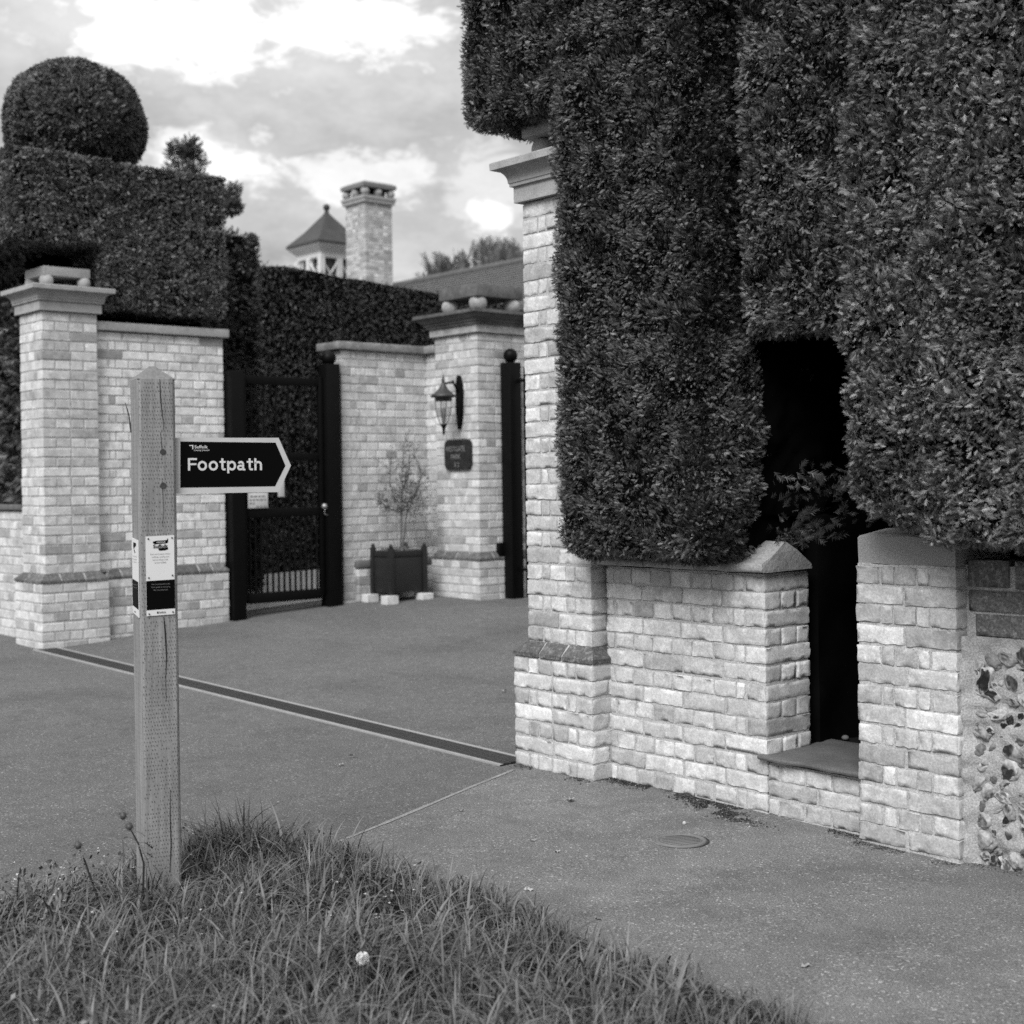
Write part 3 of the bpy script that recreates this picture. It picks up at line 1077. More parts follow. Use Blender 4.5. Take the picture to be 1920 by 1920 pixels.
th, ph = np.meshgrid(np.linspace(0, 2 * math.pi, k), np.linspace(-math.pi / 2, math.pi / 2, k // 2), indexing='ij')
U = np.stack([np.cos(th) * np.cos(ph), np.sin(th) * np.cos(ph), np.sin(ph)], -1).reshape(-1, 3)
bc = np.array([-7.0, 0.689, 4.488])
sqz = np.array([1, 1, .90])
br = 0.595
sp.add(bc + U * sqz * (br - .03), grid_faces(k, k // 2), 0, 1., True)
n = 34000
U = norm(rng.normal(size=(n, 3)))
P = bc + U * sqz * (br + .045 * (vnoise(U * 3, 5) - .5) - rng.uniform(0, .03, n))[:, None]
kp = (vnoise(P * 8, 3) > .2) & (P[:, 2] > 3.9)
add_sprays(sp, P[kp], U[kp], .036, .1, .6, 1.5, out=(.05, .6), coh=2., cv=.5)
hedge_obj('topiary_ball', 'clipped topiary ball sitting on top of the box hedge', sp, tuple(bc - np.array([0, 0, .5])), cat='topiary')

# hedges behind the little gate
sp = Soup()
hedge_box(sp, (-8.4, -7.15, 1.7, 2.60, .35, 3.76), 4200, .05, 'frb', (), r=.04, lump=.015, tmin=.6, tmax=1.6)
hedge_obj('clipped_hedge', 'narrow upright hedge end just behind the small black gate', sp, (-7.7, 2.1, .3))
sp = Soup()
a, b = np.array([-9.33, 3.92]), np.array([-10.95, 9.95])
e = (b - a) / np.linalg.norm(b - a)
nrm2 = np.array([e[1], -e[0]])
V, Q, E, Nn = rbox(5.2, .5, 1.78, .05, (70, 6, 26))
V += Nn * ((vnoise(V * 2.2, 4) - .5) * .06)[:, None]
Lx = V[:, 0] + 5.2 - 2.0
Wd = V[:, 1]
W = np.stack([a[0] + e[0] * Lx - nrm2[0] * (.5 + Wd), a[1] + e[1] * Lx - nrm2[1] * (.5 + Wd), V[:, 2] + 2.10], -1)
sp.add(W, Q[:, ::-1], 0, 1., True)
n = 56000
lx, lz = rng.uniform(-1.9, 8.3, n), rng.uniform(.35, 3.9, n)
P = np.stack([a[0] + e[0] * lx, a[1] + e[1] * lx, lz], -1) + np.append(nrm2, 0) * rng.uniform(0, .03, (n, 1))
Nn = np.tile(np.append(nrm2, 0), (n, 1))
add_sprays(sp, P, Nn, .040, .2, .7, 1.3, out=(.0, .35), coh=.8, cv=.3)
n = 3500
lx = rng.uniform(-1.9, 8.3, n)
P = np.stack([a[0] + e[0] * lx - nrm2[0] * rng.uniform(0, .9, n), a[1] + e[1] * lx - nrm2[1] * rng.uniform(0, .9, n), np.full(n, 3.87)], -1)
add_sprays(sp, P, np.tile([0, 0, 1.], (n, 1)), .045, .0, .5, 1.2, out=(0, .5))
hedge_obj('clipped_hedge', 'smooth long garden hedge behind the courtyard wall below the chimney', sp, (-10, 6, .3))

# ================================================================== TREES
def tree(name, label, base, h, crown, n, leaf, tint, spread, group, trunk_r=.12, clumps=26, open_=.5, up=.5):
    t = thing(name, label, 'tree', base, group)
    sp = Soup()
    bx, by, bz = base
    tube(sp, [(bx, by, bz), (bx + .05, by, bz + h * .3), (bx - .03, by + .04, bz + h * .6), (bx, by, bz + h * .9)], [trunk_r, trunk_r * .8, trunk_r * .5, trunk_r * .15], 8)
    cen = []
    for i in range(clumps):
        an = random.uniform(0, 2 * math.pi)
        f = random.random()
        rr = spread * (1 - .75 * f) * random.uniform(.25, 1)
        z = bz + h * (crown + (1 - crown) * f)
        c = np.array([bx + math.cos(an) * rr, by + math.sin(an) * rr, z])
        cen.append(c)
        tube(sp, [(bx, by, z - .35 * rr - .1), (c + np.array([bx, by, z])) / 2 + np.array([0, 0, .03]), c], [trunk_r * .3, trunk_r * .18, trunk_r * .05], 5)
    part('trunk', sp, M_bark, t)
    sp = Soup()
    per = n // clumps
    for c in cen:
        U = norm(rng.normal(size=(per, 3)))
        rad = leaf * open_ * random.uniform(2.2, 4.2)
        P = c + U * rad * rng.random((per, 1)) ** .5 * np.array([1, 1, 1.1])
        add_sprays(sp, P, U, leaf, up, tint[0], tint[1], mat=0)
    part('crown', sp, M_leaf, t)
    return t


tree('conifer_tree', 'dark tufted conifer showing above the box hedge on the left', (-15.3, 6.15, .2), 6.45, .84, 5200, .075, (.4, 1.3), .62, None, .14, 20, .62)
tree('conifer_tree', 'thin dark conifer tip peeping out beside the box hedge corner', (-14.85, 6.72, .2), 5.80, .88, 1700, .065, (.4, 1.3), .30, None, .08, 8, .55)
tree('garden_tree', 'feathery bare topped tree behind the roof, left of the pair', (-27.0, 20.8, .2), 6.95, .66, 1900, .50, (1.2, 2.6), 1.5, 'feathery trees behind the roof', .14, 34, .35, 2.2)
tree('garden_tree', 'taller feathery tree behind the roof beside the near pillar', (-25.6, 21.8, .2), 7.45, .62, 2800, .55, (1.2, 2.6), 1.8, 'feathery trees behind the roof', .14, 40, .35, 2.2)

# ================================================================== HOUSE
house = thing('house', 'house beyond the hedge with tall brick chimney and white cupola', 'house', (-20, 17, .2))
sp = Soup()
rz, ry = 6.62, 18.0
V = [(-33, 12, 3.2), (-9, 12, 3.2), (-9, ry, rz), (-33, ry, rz), (-33, 24, 3.2), (-9, 24, 3.2), (-33, 12, 3.05), (-9, 12, 3.05), (-9, 24, 3.05), (-33, 24, 3.05)]
sp.add(V, [[0, 1, 2, 3], [5, 4, 3, 2], [6, 7, 1, 0], [8, 9, 4, 5]], 0)
sp.add(V, [[0, 3, 4], [1, 5, 2]], 0)
for i in range(40):            # tile courses
    f = i / 40
    y, z = 12 + 6 * f, 3.2 + (rz - 3.2) * f
    sp.add([(-33, y, z + .03), (-9, y, z + .03), (-9, y + .16, z + .1), (-33, y + .16, z + .1)], [[0, 1, 2, 3]], 0)
tube(sp, [(-33, ry, rz + .02), (-9, ry, rz + .02)], .09, 8)
part('roof', sp, M_roof, house)
sp = Soup()
v, q = box_v(-32.6, -9.4, 12.5, 23.5, .1, 3.06)
sp.add(v, q, 0, .45)
part('house_wall', sp, M_brick, house)
sp = Soup()
cx0, cx1, cy0, cy1 = -20.78, -20.05, 12.92, 13.63
brick_block(sp, cx0, cx1, cy0, cy1, 2.9, 59, .0755, False, 'fr', start=0, lo=.28, hi=.5)
ch_ = part('chimney', sp, [M_brick, M_mortar], house)
sp = Soup()
square_loft(sp, cx0, cx1, cy0, cy1, [(.0, 7.34), (.05, 7.36), (.05, 7.42), (.07, 7.44), (.07, 7.50), (0, 7.51)], 0, .9)
square_loft(sp, cx0, cx1, cy0, cy1, [(-.1, 7.50), (-.1, 7.66)], 1, .1)
square_loft(sp, cx0, cx1, cy0, cy1, [(.0, 7.68), (.07, 7.68), (.08, 7.76), (.02, 7.80), (0, 7.81)], 0, .55)
for bx in np.linspace(cx0 + .02, cx1 - .02, 3):
    for by in np.linspace(cy0 + .02, cy1 - .02, 3):
        ball(sp, (bx, by, 7.59), .095, 12, 0, .9)
part('chimney_cap', sp, [M_stone, M_black], ch_)
# cupola
ux0, ux1, uy0, uy1 = -22.83, -21.49, 12.68, 14.02
ucx, ucy = (ux0 + ux1) / 2, (uy0 + uy1) / 2
sp = Soup()
prof = [(0, 6.68), (0, 6.73), (-.30, 7.04), (-.60, 7.43), (-.645, 7.51)]
square_loft(sp, ux0, ux1, uy0, uy1, prof, 0, 1.)
ball(sp, (ucx, ucy, 7.61), .08, 12, 0)
tube(sp, [(ucx, ucy, 7.45), (ucx, ucy, 7.58)], .05, 8)
cup = part('cupola', sp, M_cup, house)
sp = Soup()
prof = [(-.20, 6.38), (-.18, 6.40), (-.18, 6.50), (-.12, 6.56), (-.04, 6.64), (-.02, 6.68)]
square_loft(sp, ux0, ux1, uy0, uy1, prof, 0, 1.)
p0 = .20
fx0, fx1, fy0, fy1 = ux0 + p0, ux1 - p0, uy0 + p0, uy1 - p0
for px in (fx0, (fx0 + fx1) / 2, fx1):
    for py in (fy0, (fy0 + fy1) / 2, fy1):
        if px == (fx0 + fx1) / 2 and py == (fy0 + fy1) / 2:
            continue
        v, q = box_v(px - .06, px + .06, py - .06, py + .06, 4.5, 6.39)
        sp.add(v, q, 0)
for za, zb in ((5.7, 6.36),):
    for (s0, s1) in (((fx0, fy0), (fx1, fy0)), ((fx1, fy0), (fx1, fy1))):
        s0, s1 = np.array(s0), np.array(s1)
        mdl = (s0 + s1) / 2
        for c0, c1 in ((s0, mdl), (mdl, s1)):
            tube(sp, [(*c0, za), (*c1, zb)], .025, 6)
            tube(sp, [(*c1, za), (*c0, zb)], .025, 6)
part('cupola_frame', sp, M_white, cup)
sp = Soup()
v, q = box_v(fx0 + .08, fx1 - .08, fy0 + .08, fy1 - .08, 4.4, 6.37)
sp.add(v, q, 0)
part('louvre_panel', sp, mat('louvre_grey', .06, .6, .2, 8), cup)

# ================================================================== SMALL GATE
GZ = .28
gate = thing('pedestrian_gate', 'small black barred gate between the two side walls', 'gate', (-6.2, 2.2, GZ))


def gbox(sp, y0, y1, z0, z1, x=-6.2, t=.02, r=.004):
    bbox_round(sp, x - t, x + t, y0, y1, z0, z1, r, (1, 1, 1), 0, 1.)


for (y0, y1, zt, bl) in ((1.675, 1.80, 2.36, False), (2.655, 2.80, 2.46, True)):
    sp = Soup()
    bbox_round(sp, -6.27, -6.13, y0, y1, .2, zt, .008, (1, 1, 1))
    g = part('gate_post', sp, M_black, gate)
    if bl:
        sp = Soup()
        ball(sp, (-6.2, (y0 + y1) / 2, zt + .055), .068, 18)
        part('ball_finial', sp, M_black, g)
sp = Soup()
gbox(sp, 1.80, 1.85, .36, 2.34)
gbox(sp, 2.60, 2.65, .36, 2.34)
for z0, z1 in ((2.25, 2.325), (1.58, 1.65), (1.08, 1.16), (.33, .42)):
    gbox(sp, 1.85, 2.60, z0, z1, -6.2, .022)
part('leaf_frame', sp, M_black, gate)
for i in range(13):
    y = 1.85 + .75 * (i + .5) / 13
    sp = Soup()
    tube(sp, [(-6.2, y, .41), (-6.2, y, 1.10)], .0105, 8)
    part('lower_bar', sp, M_black, gate)
for i in range(6):
    y = 1.85 + .75 * (i + .5) / 6
    sp = Soup()
    tube(sp, [(-6.2, y, 1.14), (-6.2, y, 2.36)], .0095, 8)
    part('upper_bar', sp, M_black, gate)
sp = Soup()
ball(sp, (-6.155, 2.63, 1.165), .028, 14)
a_ = np.linspace(0, 2 * math.pi, 17)
tube(sp, [(-6.15, 2.655 + .03 * math.sin(t), 1.115 + .03 * math.cos(t)) for t in a_], .005, 6, 0, 1., False)
part('ring_handle', sp, mat('handle_metal', .35, .35, .1, 10, metal=.6), gate)
# notices fixed to the gate
sp = Soup()
bbox_round(sp, -6.168, -6.162, 1.845, 2.045, 1.165, 1.30, .002)
for r_, (ln, st) in enumerate(((.15, .02), (.165, .012), (.05, .012), (.085, .075))):
    z = 1.275 - .03 * r_
    y = 1.85 + st
    while y < 1.85 + st + ln:
        wd = random.uniform(.018, .036)
        v, q = box_v(-6.162, -6.1605, y, y + wd, z - .014, z)
        sp.add(v, q, 1)
        y += wd + .010
part('notice', sp, [M_signwhite, M_grey], gate)
sp = Soup()
bbox_round(sp, -6.168, -6.162, 2.15, 2.215, 1.26, 1.50, .002)
part('letter_slot_plate', sp, M_signwhite, gate)

# main vehicle gate, mostly hidden behind the near pillar
mg = thing('vehicle_gate', 'tall black driveway gate standing open beside the lantern pillar', 'gate', (-5.28, 4.15, .27))
sp = Soup()
bbox_round(sp, -5.355, -5.215, 4.06, 4.20, .22, 2.47, .008)
gp = part('gate_post', sp, M_black, mg)
sp = Soup()
ball(sp, (-5.285, 4.13, 2.535), .068, 18)
part('ball_finial', sp, M_black, gp)
sp = Soup()
for (x0, x1, z0, z1) in ((-5.12, -5.05, .30, 2.42), (-2.6, -2.53, .30, 2.42), (-5.05, -2.6, .34, .42), (-5.05, -2.6, 1.1, 1.18), (-5.05, -2.6, 2.26, 2.33)):
    bbox_round(sp, x0, x1, 4.14, 4.19, z0, z1, .004)
for z in (.55, 2.30):
    bbox_round(sp, -5.22, -5.12, 4.15, 4.18, z - .015, z + .015, .004)
part('leaf_frame', sp, M_black, mg)
for i in range(18):
    x = -5.05 + 2.45 * (i + .5) / 18
    sp = Soup()
    tube(sp, [(x, 4.165, .40), (x, 4.165, 2.30)], .010, 8)
    part('bar', sp, M_black, mg)
sp = Soup()
bbox_round(sp, -5.375, -5.33, 4.0, 4.08, .67, .80, .006)
part('gate_sensor', sp, M_black, mg)

# ================================================================== LANTERN, PLAQUE
lan = thing('wall_lantern', 'black glazed carriage lantern bracketed to the dark capped pillar', 'lantern', (-5.62, 3.8, 1.8))
lx, ly = -5.575, 3.56
sp = Soup()
v = []
for (z, hw) in ((1.86, .012), (1.93, .03), (2.02, .046), (2.20, .05), (2.28, .045), (2.36, .014)):
    v += [(-5.62 - hw, 3.795, z), (-5.62 + hw, 3.795, z), (-5.62 + hw * .7, 3.765, z), (-5.62 - hw * .7, 3.765, z)]
v = np.array(v).reshape(-1, 4, 3)
for i in range(4):
    P = np.stack([v[:, i], v[:, (i + 1) % 4]], 1).reshape(-1, 3)
    sp.add(P, [[2 * k, 2 * k + 1, 2 * k + 3, 2 * k + 2] for k in range(len(v) - 1)], 0)
part('back_plate', sp, M_black, lan)
sp = Soup()
tube(sp, [(-5.62, 3.77, 2.20), (-5.60, 3.70, 2.29), (-5.585, 3.62, 2.285), (lx, ly, 2.27)], .009, 8)
tube(sp, [(-5.61, 3.72, 2.27), (-5.605, 3.705, 2.31), (-5.60, 3.68, 2.30)], .006, 6)
part('arm', sp, M_black, lan)
sp = Soup()
lathe(sp, lx, ly, [(.080, 2.115), (.080, 2.145), (.118, 2.148), (.118, 2.165), (.085, 2.185), (.045, 2.225), (.022, 2.265), (.014, 2.285), (.016, 2.30), (.006, 2.34), (.001, 2.36)], 20)
part('lamp_cap', sp, mat('lantern_metal', .03, .45, .2, 20, spec=.5), lan)
sp = Soup()
lathe(sp, lx, ly, [(.030, 1.90), (.046, 1.94), (.062, 1.99), (.073, 2.05), (.077, 2.118)], 20)
part('glass', sp, M_glass, lan)
sp = Soup()
for k in range(4):
    a = k * math.pi / 2 + .6
    tube(sp, [(lx + r * math.cos(a), ly + r * math.sin(a), z) for r, z in ((.031, 1.90), (.048, 1.94), (.064, 1.99), (.075, 2.05), (.079, 2.118))], .0035, 6)
lathe(sp, lx, ly, [(.001, 1.80), (.010, 1.81), (.014, 1.855), (.018, 1.875), (.028, 1.882), (.032, 1.90), (.001, 1.902)], 16)
part('lamp_frame', sp, M_black, lan)
sp = Soup()
lathe(sp, lx, ly, [(.010, 1.90), (.010, 1.955), (.012, 1.96), (.022, 1.99), (.026, 2.02), (.018, 2.04), (.001, 2.05)], 14)
part('bulb', sp, M_grey, lan)


def text_soup(sp, s, o, ud, vd, height, width=None, mat=0, bold=0., center=False, lift=.0006, tint=1.):
    """flat lettering: o = lower-left corner (or lower centre), ud / vd = directions, height = cap height"""
    cu = bpy.data.curves.new('lettering', 'FONT')
    cu.body = s
    cu.size = 1
    cu.offset = bold
    cu.resolution_u = 3
    ob = bpy.data.objects.new('lettering_tmp', cu)
    C.objects.link(ob)
    bpy.context.view_layer.update()
    me = bpy.data.meshes.new_from_object(ob.evaluated_get(bpy.context.evaluated_depsgraph_get()))
    v = np.array([x.co[:] for x in me.vertices])
    fs = [list(p.vertices) for p in me.polygons]
    bpy.data.objects.remove(ob)
    bpy.data.curves.remove(cu)
    bpy.data.meshes.remove(me)
    sy = height / .70
    x0, x1 = v[:, 0].min(), v[:, 0].max()
    sx = sy if width is None else width / (x1 - x0)
    ud, vd = norm(np.array(ud, float)), norm(np.array(vd, float))
    nn = np.cross(ud, vd)
    xx = (v[:, 0] - (x0 + x1) / 2 if center else v[:, 0] - x0) * sx
    P = np.array(o, float) + xx[:, None] * ud + (v[:, 1] * sy)[:, None] * vd + nn * lift
    for f in fs:
        sp.add(P[f], [list(range(len(f)))], mat, tint)


pl = thing('name_plaque', 'small black name plaque with worn lettering below the lantern', 'plaque', (-5.65, 3.79, 1.48))
sp = Soup()
px0, px1, pz0, pz1 = -5.845, -5.452, 1.485, 1.763
out_ = []
rr_ = .055
for (cx_, cz_, a0) in ((px1 - rr_, pz0 + rr_, -90), (px1 - rr_, pz1 - rr_, 0), (px0 + rr_, pz1 - rr_, 90), (px0 + rr_, pz0 + rr_, 180)):
    for k in range(6):
        a = R(a0 + 18 * k)
        out_.append((cx_ + rr_ * math.cos(a), cz_ + rr_ * math.sin(a)))
n = len(out_)
V = [(x, 3.775, z) for x, z in out_] + [(x, 3.797, z) for x, z in out_]
sp.add(V, [list(range(n))], 0)
sp.add(V, [[i, i + n, (i + 1) % n + n, (i + 1) % n] for i in range(n)], 0)
pb = part('plaque_board', sp, mat('plaque_slate', .02, .6, .5, 14, spec=.3, blotch=.6, blotchscale=20), pl)

M_worn = mat('worn_paint', .20, .7, .2, 30)
for s_, x_, z_, h_, w_ in (('WESTGATE', -5.685, 1.655, .048, .29), ('PARK', -5.675, 1.585, .044, .14), ('1', -5.685, 1.51, .044, .012), ('2', -5.64, 1.51, .044, .024)):
    sp = Soup()
    text_soup(sp, s_, (x_, 3.775, z_), (1, 0, 0), (0, 0, 1), h_, w_, 0, .01, True)
    part('lettering', sp, M_worn, pl)

# ================================================================== PLANTER
PX0, PX1, PY0, PY1, PZ = -6.12, -5.80, 3.10, 3.52, .345
plt = thing('planter', 'square dark timber planter box raised on pale bricks', 'planter', ((PX0 + PX1) / 2, (PY0 + PY1) / 2, PZ))
for cx_ in (PX0 + .02, PX1 - .02):
    for cy_ in (PY0 + .02, PY1 - .02):
        sp = Soup()
        bbox_round(sp, cx_ - .022, cx_ + .022, cy_ - .022, cy_ + .022, PZ, PZ + .43, .004)
        g = part('corner_post', sp, M_planter, plt)
        sp = Soup()
        ball(sp, (cx_, cy_, PZ + .445), .02, 10)
        part('finial', sp, M_planter, g)
for (a, b, c, d) in ((PX0 + .042, PX1 - .042, PY0 + .012, PY0 + .03), (PX0 + .042, PX1 - .042, PY1 - .03, PY1 - .012), (PX0 + .012, PX0 + .03, PY0 + .042, PY1 - .042), (PX1 - .03, PX1 - .012, PY0 + .042, PY1 - .042)):
    sp = Soup()
    bbox_round(sp, a, b, c, d, PZ + .02, PZ + .34, .003)
    e1, e2 = (.004 if b - a < .1 else 0), (.004 if d - c < .1 else 0)
    bbox_round(sp, a - e1, b + e1, c - e2, d + e2, PZ + .345, PZ + .40, .003)
    part('side_panel', sp, M_planter, plt)
sp = Soup()
v, q = box_v(PX0 + .03, PX1 - .03, PY0 + .03, PY1 - .03, PZ + .03, PZ + .37)
sp.add(v, q, 0)
part('soil_fill', sp, M_soil, plt)
for i, (bx, by, lb) in enumerate(((-6.11, 3.10, 'pale brick under the left corner of the planter'), (-5.80, 3.10, 'pale brick under the front corner of the planter'), (-5.80, 3.50, 'broken pale brick under the right corner of the planter'), (-6.11, 3.50, 'pale brick under the hidden back corner of the planter'))):
    sp = Soup()
    g0 = gzf(bx, by)
    brick(sp, bx - .055, bx + .055, by - .08, by + .05, g0 - .005, PZ - .001, False, .60)
    tag(part('brick_block', sp, [M_brick], None, (bx, by, g0)), lb, 'brick', 'bricks under the planter')
# young tree in the planter
yt = thing('young_tree', 'spindly young tree with sparse leaves growing in the planter', 'tree', (-5.95, 3.33, PZ + .37))
sp = Soup()
bz = PZ + .36
b0 = np.array([-5.955, 3.33, bz])
stems = [[(0, 0, 0), (.01, .01, .25), (.02, .02, .5), (.03, .03, .75), (.035, .05, 1.02)],
         [(.01, .02, 0), (.03, .05, .2), (.05, .09, .38), (.12, .2, .55), (.18, .28, .72)],
         [(.02, .02, .40), (-.05, -.06, .50), (-.08, -.12, .66), (-.08, -.11, .85)],
         [(.02, .02, .40), (.08, .12, .5), (.14, .24, .62), (.15, .3, .8)],
         [(.02, .02, .38), (-.08, -.12, .42), (-.16, -.24, .48), (-.2, -.3, .44)],
         [(.03, .03, .6), (.08, .1, .72), (.09, .12, .92)]]
tips = []
for s in stems:
    s = np.array(s) * np.array([.62, .62, 1]) + b0
    tube(sp, s, np.linspace(.010, .003, len(s)), 6)
    for k in range(len(s) - 1):
        if s[k, 2] - bz > .28:
            for _ in range(5):
                f = random.random()
                p = s[k] * (1 - f) + s[k + 1] * f
                d = rng.normal(size=3) * .07 + np.array([0, 0, .04])
                tube(sp, [p, p + d * .6, p + d], [.003, .002, .001], 4)
                tips += [p + d * random.uniform(.2, 1.15) + rng.normal(size=3) * .012 for _ in range(24)]
for dxy in ((-.05, -.02), (.05, .02)):
    tube(sp, [b0 + np.array([dxy[0] * .3, dxy[1], 0]), b0 + np.array([dxy[0] * 1.2, dxy[1] * 2, .13])], .004, 5, 0, 1.)
part('stem', sp, M_twig, yt)
sp = Soup()
extra = b0 + np.array([.07, .12, .45]) + rng.normal(size=(420, 3)) * np.array([.06, .09, .09])
P = np.concatenate([np.array(tips), extra])
nl = len(P)
d = norm(rng.normal(size=(nl, 3)) + np.array([0, 0, .3]))
s = norm(np.cross(d, rng.normal(size=(nl, 3))))
ll = rng.uniform(.018, .034, nl)[:, None]
V = np.stack([P, P + d * ll * .5 + s * ll * .22, P + d * ll, P + d * ll * .5 - s * ll * .22], 1)
sp.add(V.reshape(-1, 3), np.arange(nl * 4).reshape(-1, 4), 0, np.repeat(rng.uniform(1.4, 4.0, nl), 4))
part('leaves', sp, M_leaf, yt)
sp = Soup()


def blades(sp, P, hh, ww, lean, tint, seg=4, mat=0, curl=1.):
    n = len(P)
    an = rng.uniform(0, 2 * math.pi, n)
    d = np.stack([np.cos(an), np.sin(an), 0 * an], -1)
    s = np.stack([-np.sin(an + rng.normal(0, .6, n)), np.cos(an), 0 * an], -1)
    s = norm(s)
    rows = []
    for k in range(seg + 1):
        f = k / seg
        up = hh * (f - .42 * curl * lean * f ** 2.6)
        outw = hh * lean * (.25 * f + .65 * f ** 2)
        c = P + d * outw[:, None] + np.array([0, 0, 1.]) * up[:, None]
        wv = ww * (1 - f ** 2.2) * (.65 + .7 * min(f * 2.5, 1) - .35 * f) + .0002
        rows.append(c - s * wv[:, None] / 2)
        rows.append(c + s * wv[:, None] / 2)
    V = np.stack(rows, 1)
    m = 2 * (seg + 1)
    q = np.array([[2 * k, 2 * k + 1, 2 * k + 3, 2 * k + 2] for k in range(seg)])
    Q = (np.arange(n)[:, None, None] * m + q[None]).reshape(-1, 4)
    sp.add(V.reshape(-1, 3), Q, mat, np.repeat(tint, m), True)


n = 320
P = np.stack([rng.uniform(PX0 + .04, PX1 - .04, n), rng.uniform(PY0 + .04, PY1 - .04, n), np.full(n, PZ + .365)], -1)
blades(sp, P, rng.uniform(.03, .12, n), rng.uniform(.003, .005, n), rng.uniform(.2, .9, n), rng.uniform(.8, 1.8, n), 3)
tag(part('grass_tuft', sp, M_grass, None, (-5.95, 3.3, PZ + .36)), 'thin grass sprouting round the young tree in the planter', 'grass', None, 'stuff')

# ================================================================== DRAIN, COVER
dr = thing('drain_channel', 'slotted dark channel drain across the driveway mouth between two pillars', 'drain', (-3.3, 0, .05))
X0, X1 = -6.15, -.545


def dz_(x):
    return gzf(x, 0)


def strip(sp, y0, y1, h, x0=X0, x1=X1):
    n_ = 12
    xs_ = np.linspace(x0, x1, n_ + 1)
    for i in range(n_):
        a, b = xs_[i], xs_[i + 1]
        A_, B_ = dz_(a), dz_(b)
        v = [(a, y0, A_ - .02), (b, y0, B_ - .02), (b, y1, B_ - .02), (a, y1, A_ - .02), (a, y0, A_ + h), (b, y0, B_ + h), (b, y1, B_ + h), (a, y1, A_ + h)]
        sp.add(v, [[4, 5, 6, 7], [0, 1, 5, 4], [2, 3, 7, 6], [0, 3, 2, 1]], 0)


sp = Soup()
strip(sp, -.075, .085, .003)
part('channel', sp, M_black, dr)
sp = Soup()
strip(sp, -.092, -.07, .008)
part('front_edging', sp, M_conc, dr)
sp = Soup()
strip(sp, .08, .105, .011)
part('back_edging', sp, M_conc, dr)
sp = Soup()
x = X0
while x < X1 - .03:
    z = dz_(x)
    for (y0, y1) in ((-.068, -.028), (-.018, .030), (.040, .078)):
        V = [(x, y0, z + .009), (x + .016, y0, z + .009), (x + .028, y1, z + .009), (x + .012, y1, z + .009), (x, y0, z), (x + .016, y0, z), (x + .028, y1, z), (x + .012, y1, z)]
        sp.add(V, [[0, 1, 2, 3], [4, 5, 1, 0], [5, 6, 2, 1], [7, 4, 0, 3]], 0)
    x += .027
for y0 in (-.070, -.026, .032, .076):
    strip(sp, y0, y0 + .006, .0095)
part('grating', sp, mat('grating_iron', .038, .55, .25, 30, .2, 120, spec=.4), dr)

mc = thing('manhole_cover', 'small round ribbed metal cover set in the footway', 'cover', (.94, -.452, gzf(.94, 0)))
mx, my, mz = .94, -.452, gzf(.94, 0) + .004
sp = Soup()
lathe(sp, mx, my, [(.098, mz - .01), (.098, mz + .006), (.094, mz + .009), (.084, mz + .009), (.082, mz + .003), (.080, mz + .003)], 40)
part('rim', sp, M_cover, mc)
sp = Soup()
lathe(sp, mx, my, [(.097, mz + .002), (.109, mz + .004), (.111, mz - .01)], 40)
part('rim_gap', sp, M_iron, mc)
sp = Soup()
lathe(sp, mx, my, [(.0005, mz + .006), (.078, mz + .006), (.080, mz + .004), (.081, mz)], 40)
part('lid', sp, M_cover, mc)
sp = Soup()
for k in range(-3, 4):
    u = k * .021
    hl = math.sqrt(max(.074 ** 2 - u * u, 0))
    for s_ in (0,):
        d_, e_ = np.array([.42, .91]), np.array([.91, -.42])
        a = np.array([mx, my]) + e_ * u - d_ * hl
        b = np.array([mx, my]) + e_ * u + d_ * hl
        sp.add([(*(a - e_ * .0016), mz + .0066), (*(a + e_ * .0016), mz + .0066), (*(b + e_ * .0016), mz + .0066), (*(b - e_ * .0016), mz + .0066)], [[0, 1, 2, 3]], 0)
part('groove', sp, M_iron, mc)

# ================================================================== SIGNPOST
PD, PN, PP = np.array([.25, .968]), np.array([.968, -.25]), np.array([.506, -2.451])


def pp(s, off, z):
    """point on the post: s along its front face, off = towards the viewer side"""
    q = PP + PD * s + PN * off
    return (q[0], q[1], z)


PW, PTH = .119, .12
post = thing('signpost', 'weathered square timber signpost standing in the grass verge', 'signpost', pp(.06, -.06, .0))
sp = Soup()
nz_ = 60
zs_ = np.linspace(-.15, 1.713, nz_)
cor = [(0, 0), (PW, 0), (PW, -PTH), (0, -PTH)]
for i in range(4):
    (s0, o0), (s1, o1) = cor[i], cor[(i + 1) % 4]
    m = 12
    V = []
    for z in zs_:
        for k in range(m + 1):
            f = k / m
            # slightly eased arrises and a shallow bow
            b = .0035 if k in (0, m) else 0
            ss, oo = s0 + (s1 - s0) * f, o0 + (o1 - o0) * f
            cs, co_ = PW / 2 - ss, -PTH / 2 - oo
            q_ = pp(ss + cs * b / .06, oo + co_ * b / .06, z)
            V.append(q_)
    V = np.array(V)
    V[:, :2] += ((vnoise(V * np.array([60, 60, 5]), 3) - .5) * .0022)[:, None] * (PN if i % 2 == 0 else PD)
    sp.add(V, grid_faces(nz_, m + 1), 0, 1.0, False)
part('post', sp, M_wood, post)
# weathered four-sided point
sp = Soup()
top = [pp(s, o, 1.713) for s, o in cor]
ap = [pp(s, o, 1.757) for s, o in ((.048, -.052), (.066, -.050), (.068, -.066), (.050, -.068))]
for i in range(4):
    sp.add([top[i], top[(i + 1) % 4], ap[(i + 1) % 4], ap[i]], [[0, 1, 2, 3]], 0, .72)
sp.add(ap, [[0, 1, 2, 3]], 0, .5)
part('pointed_top', sp, M_wood, post)
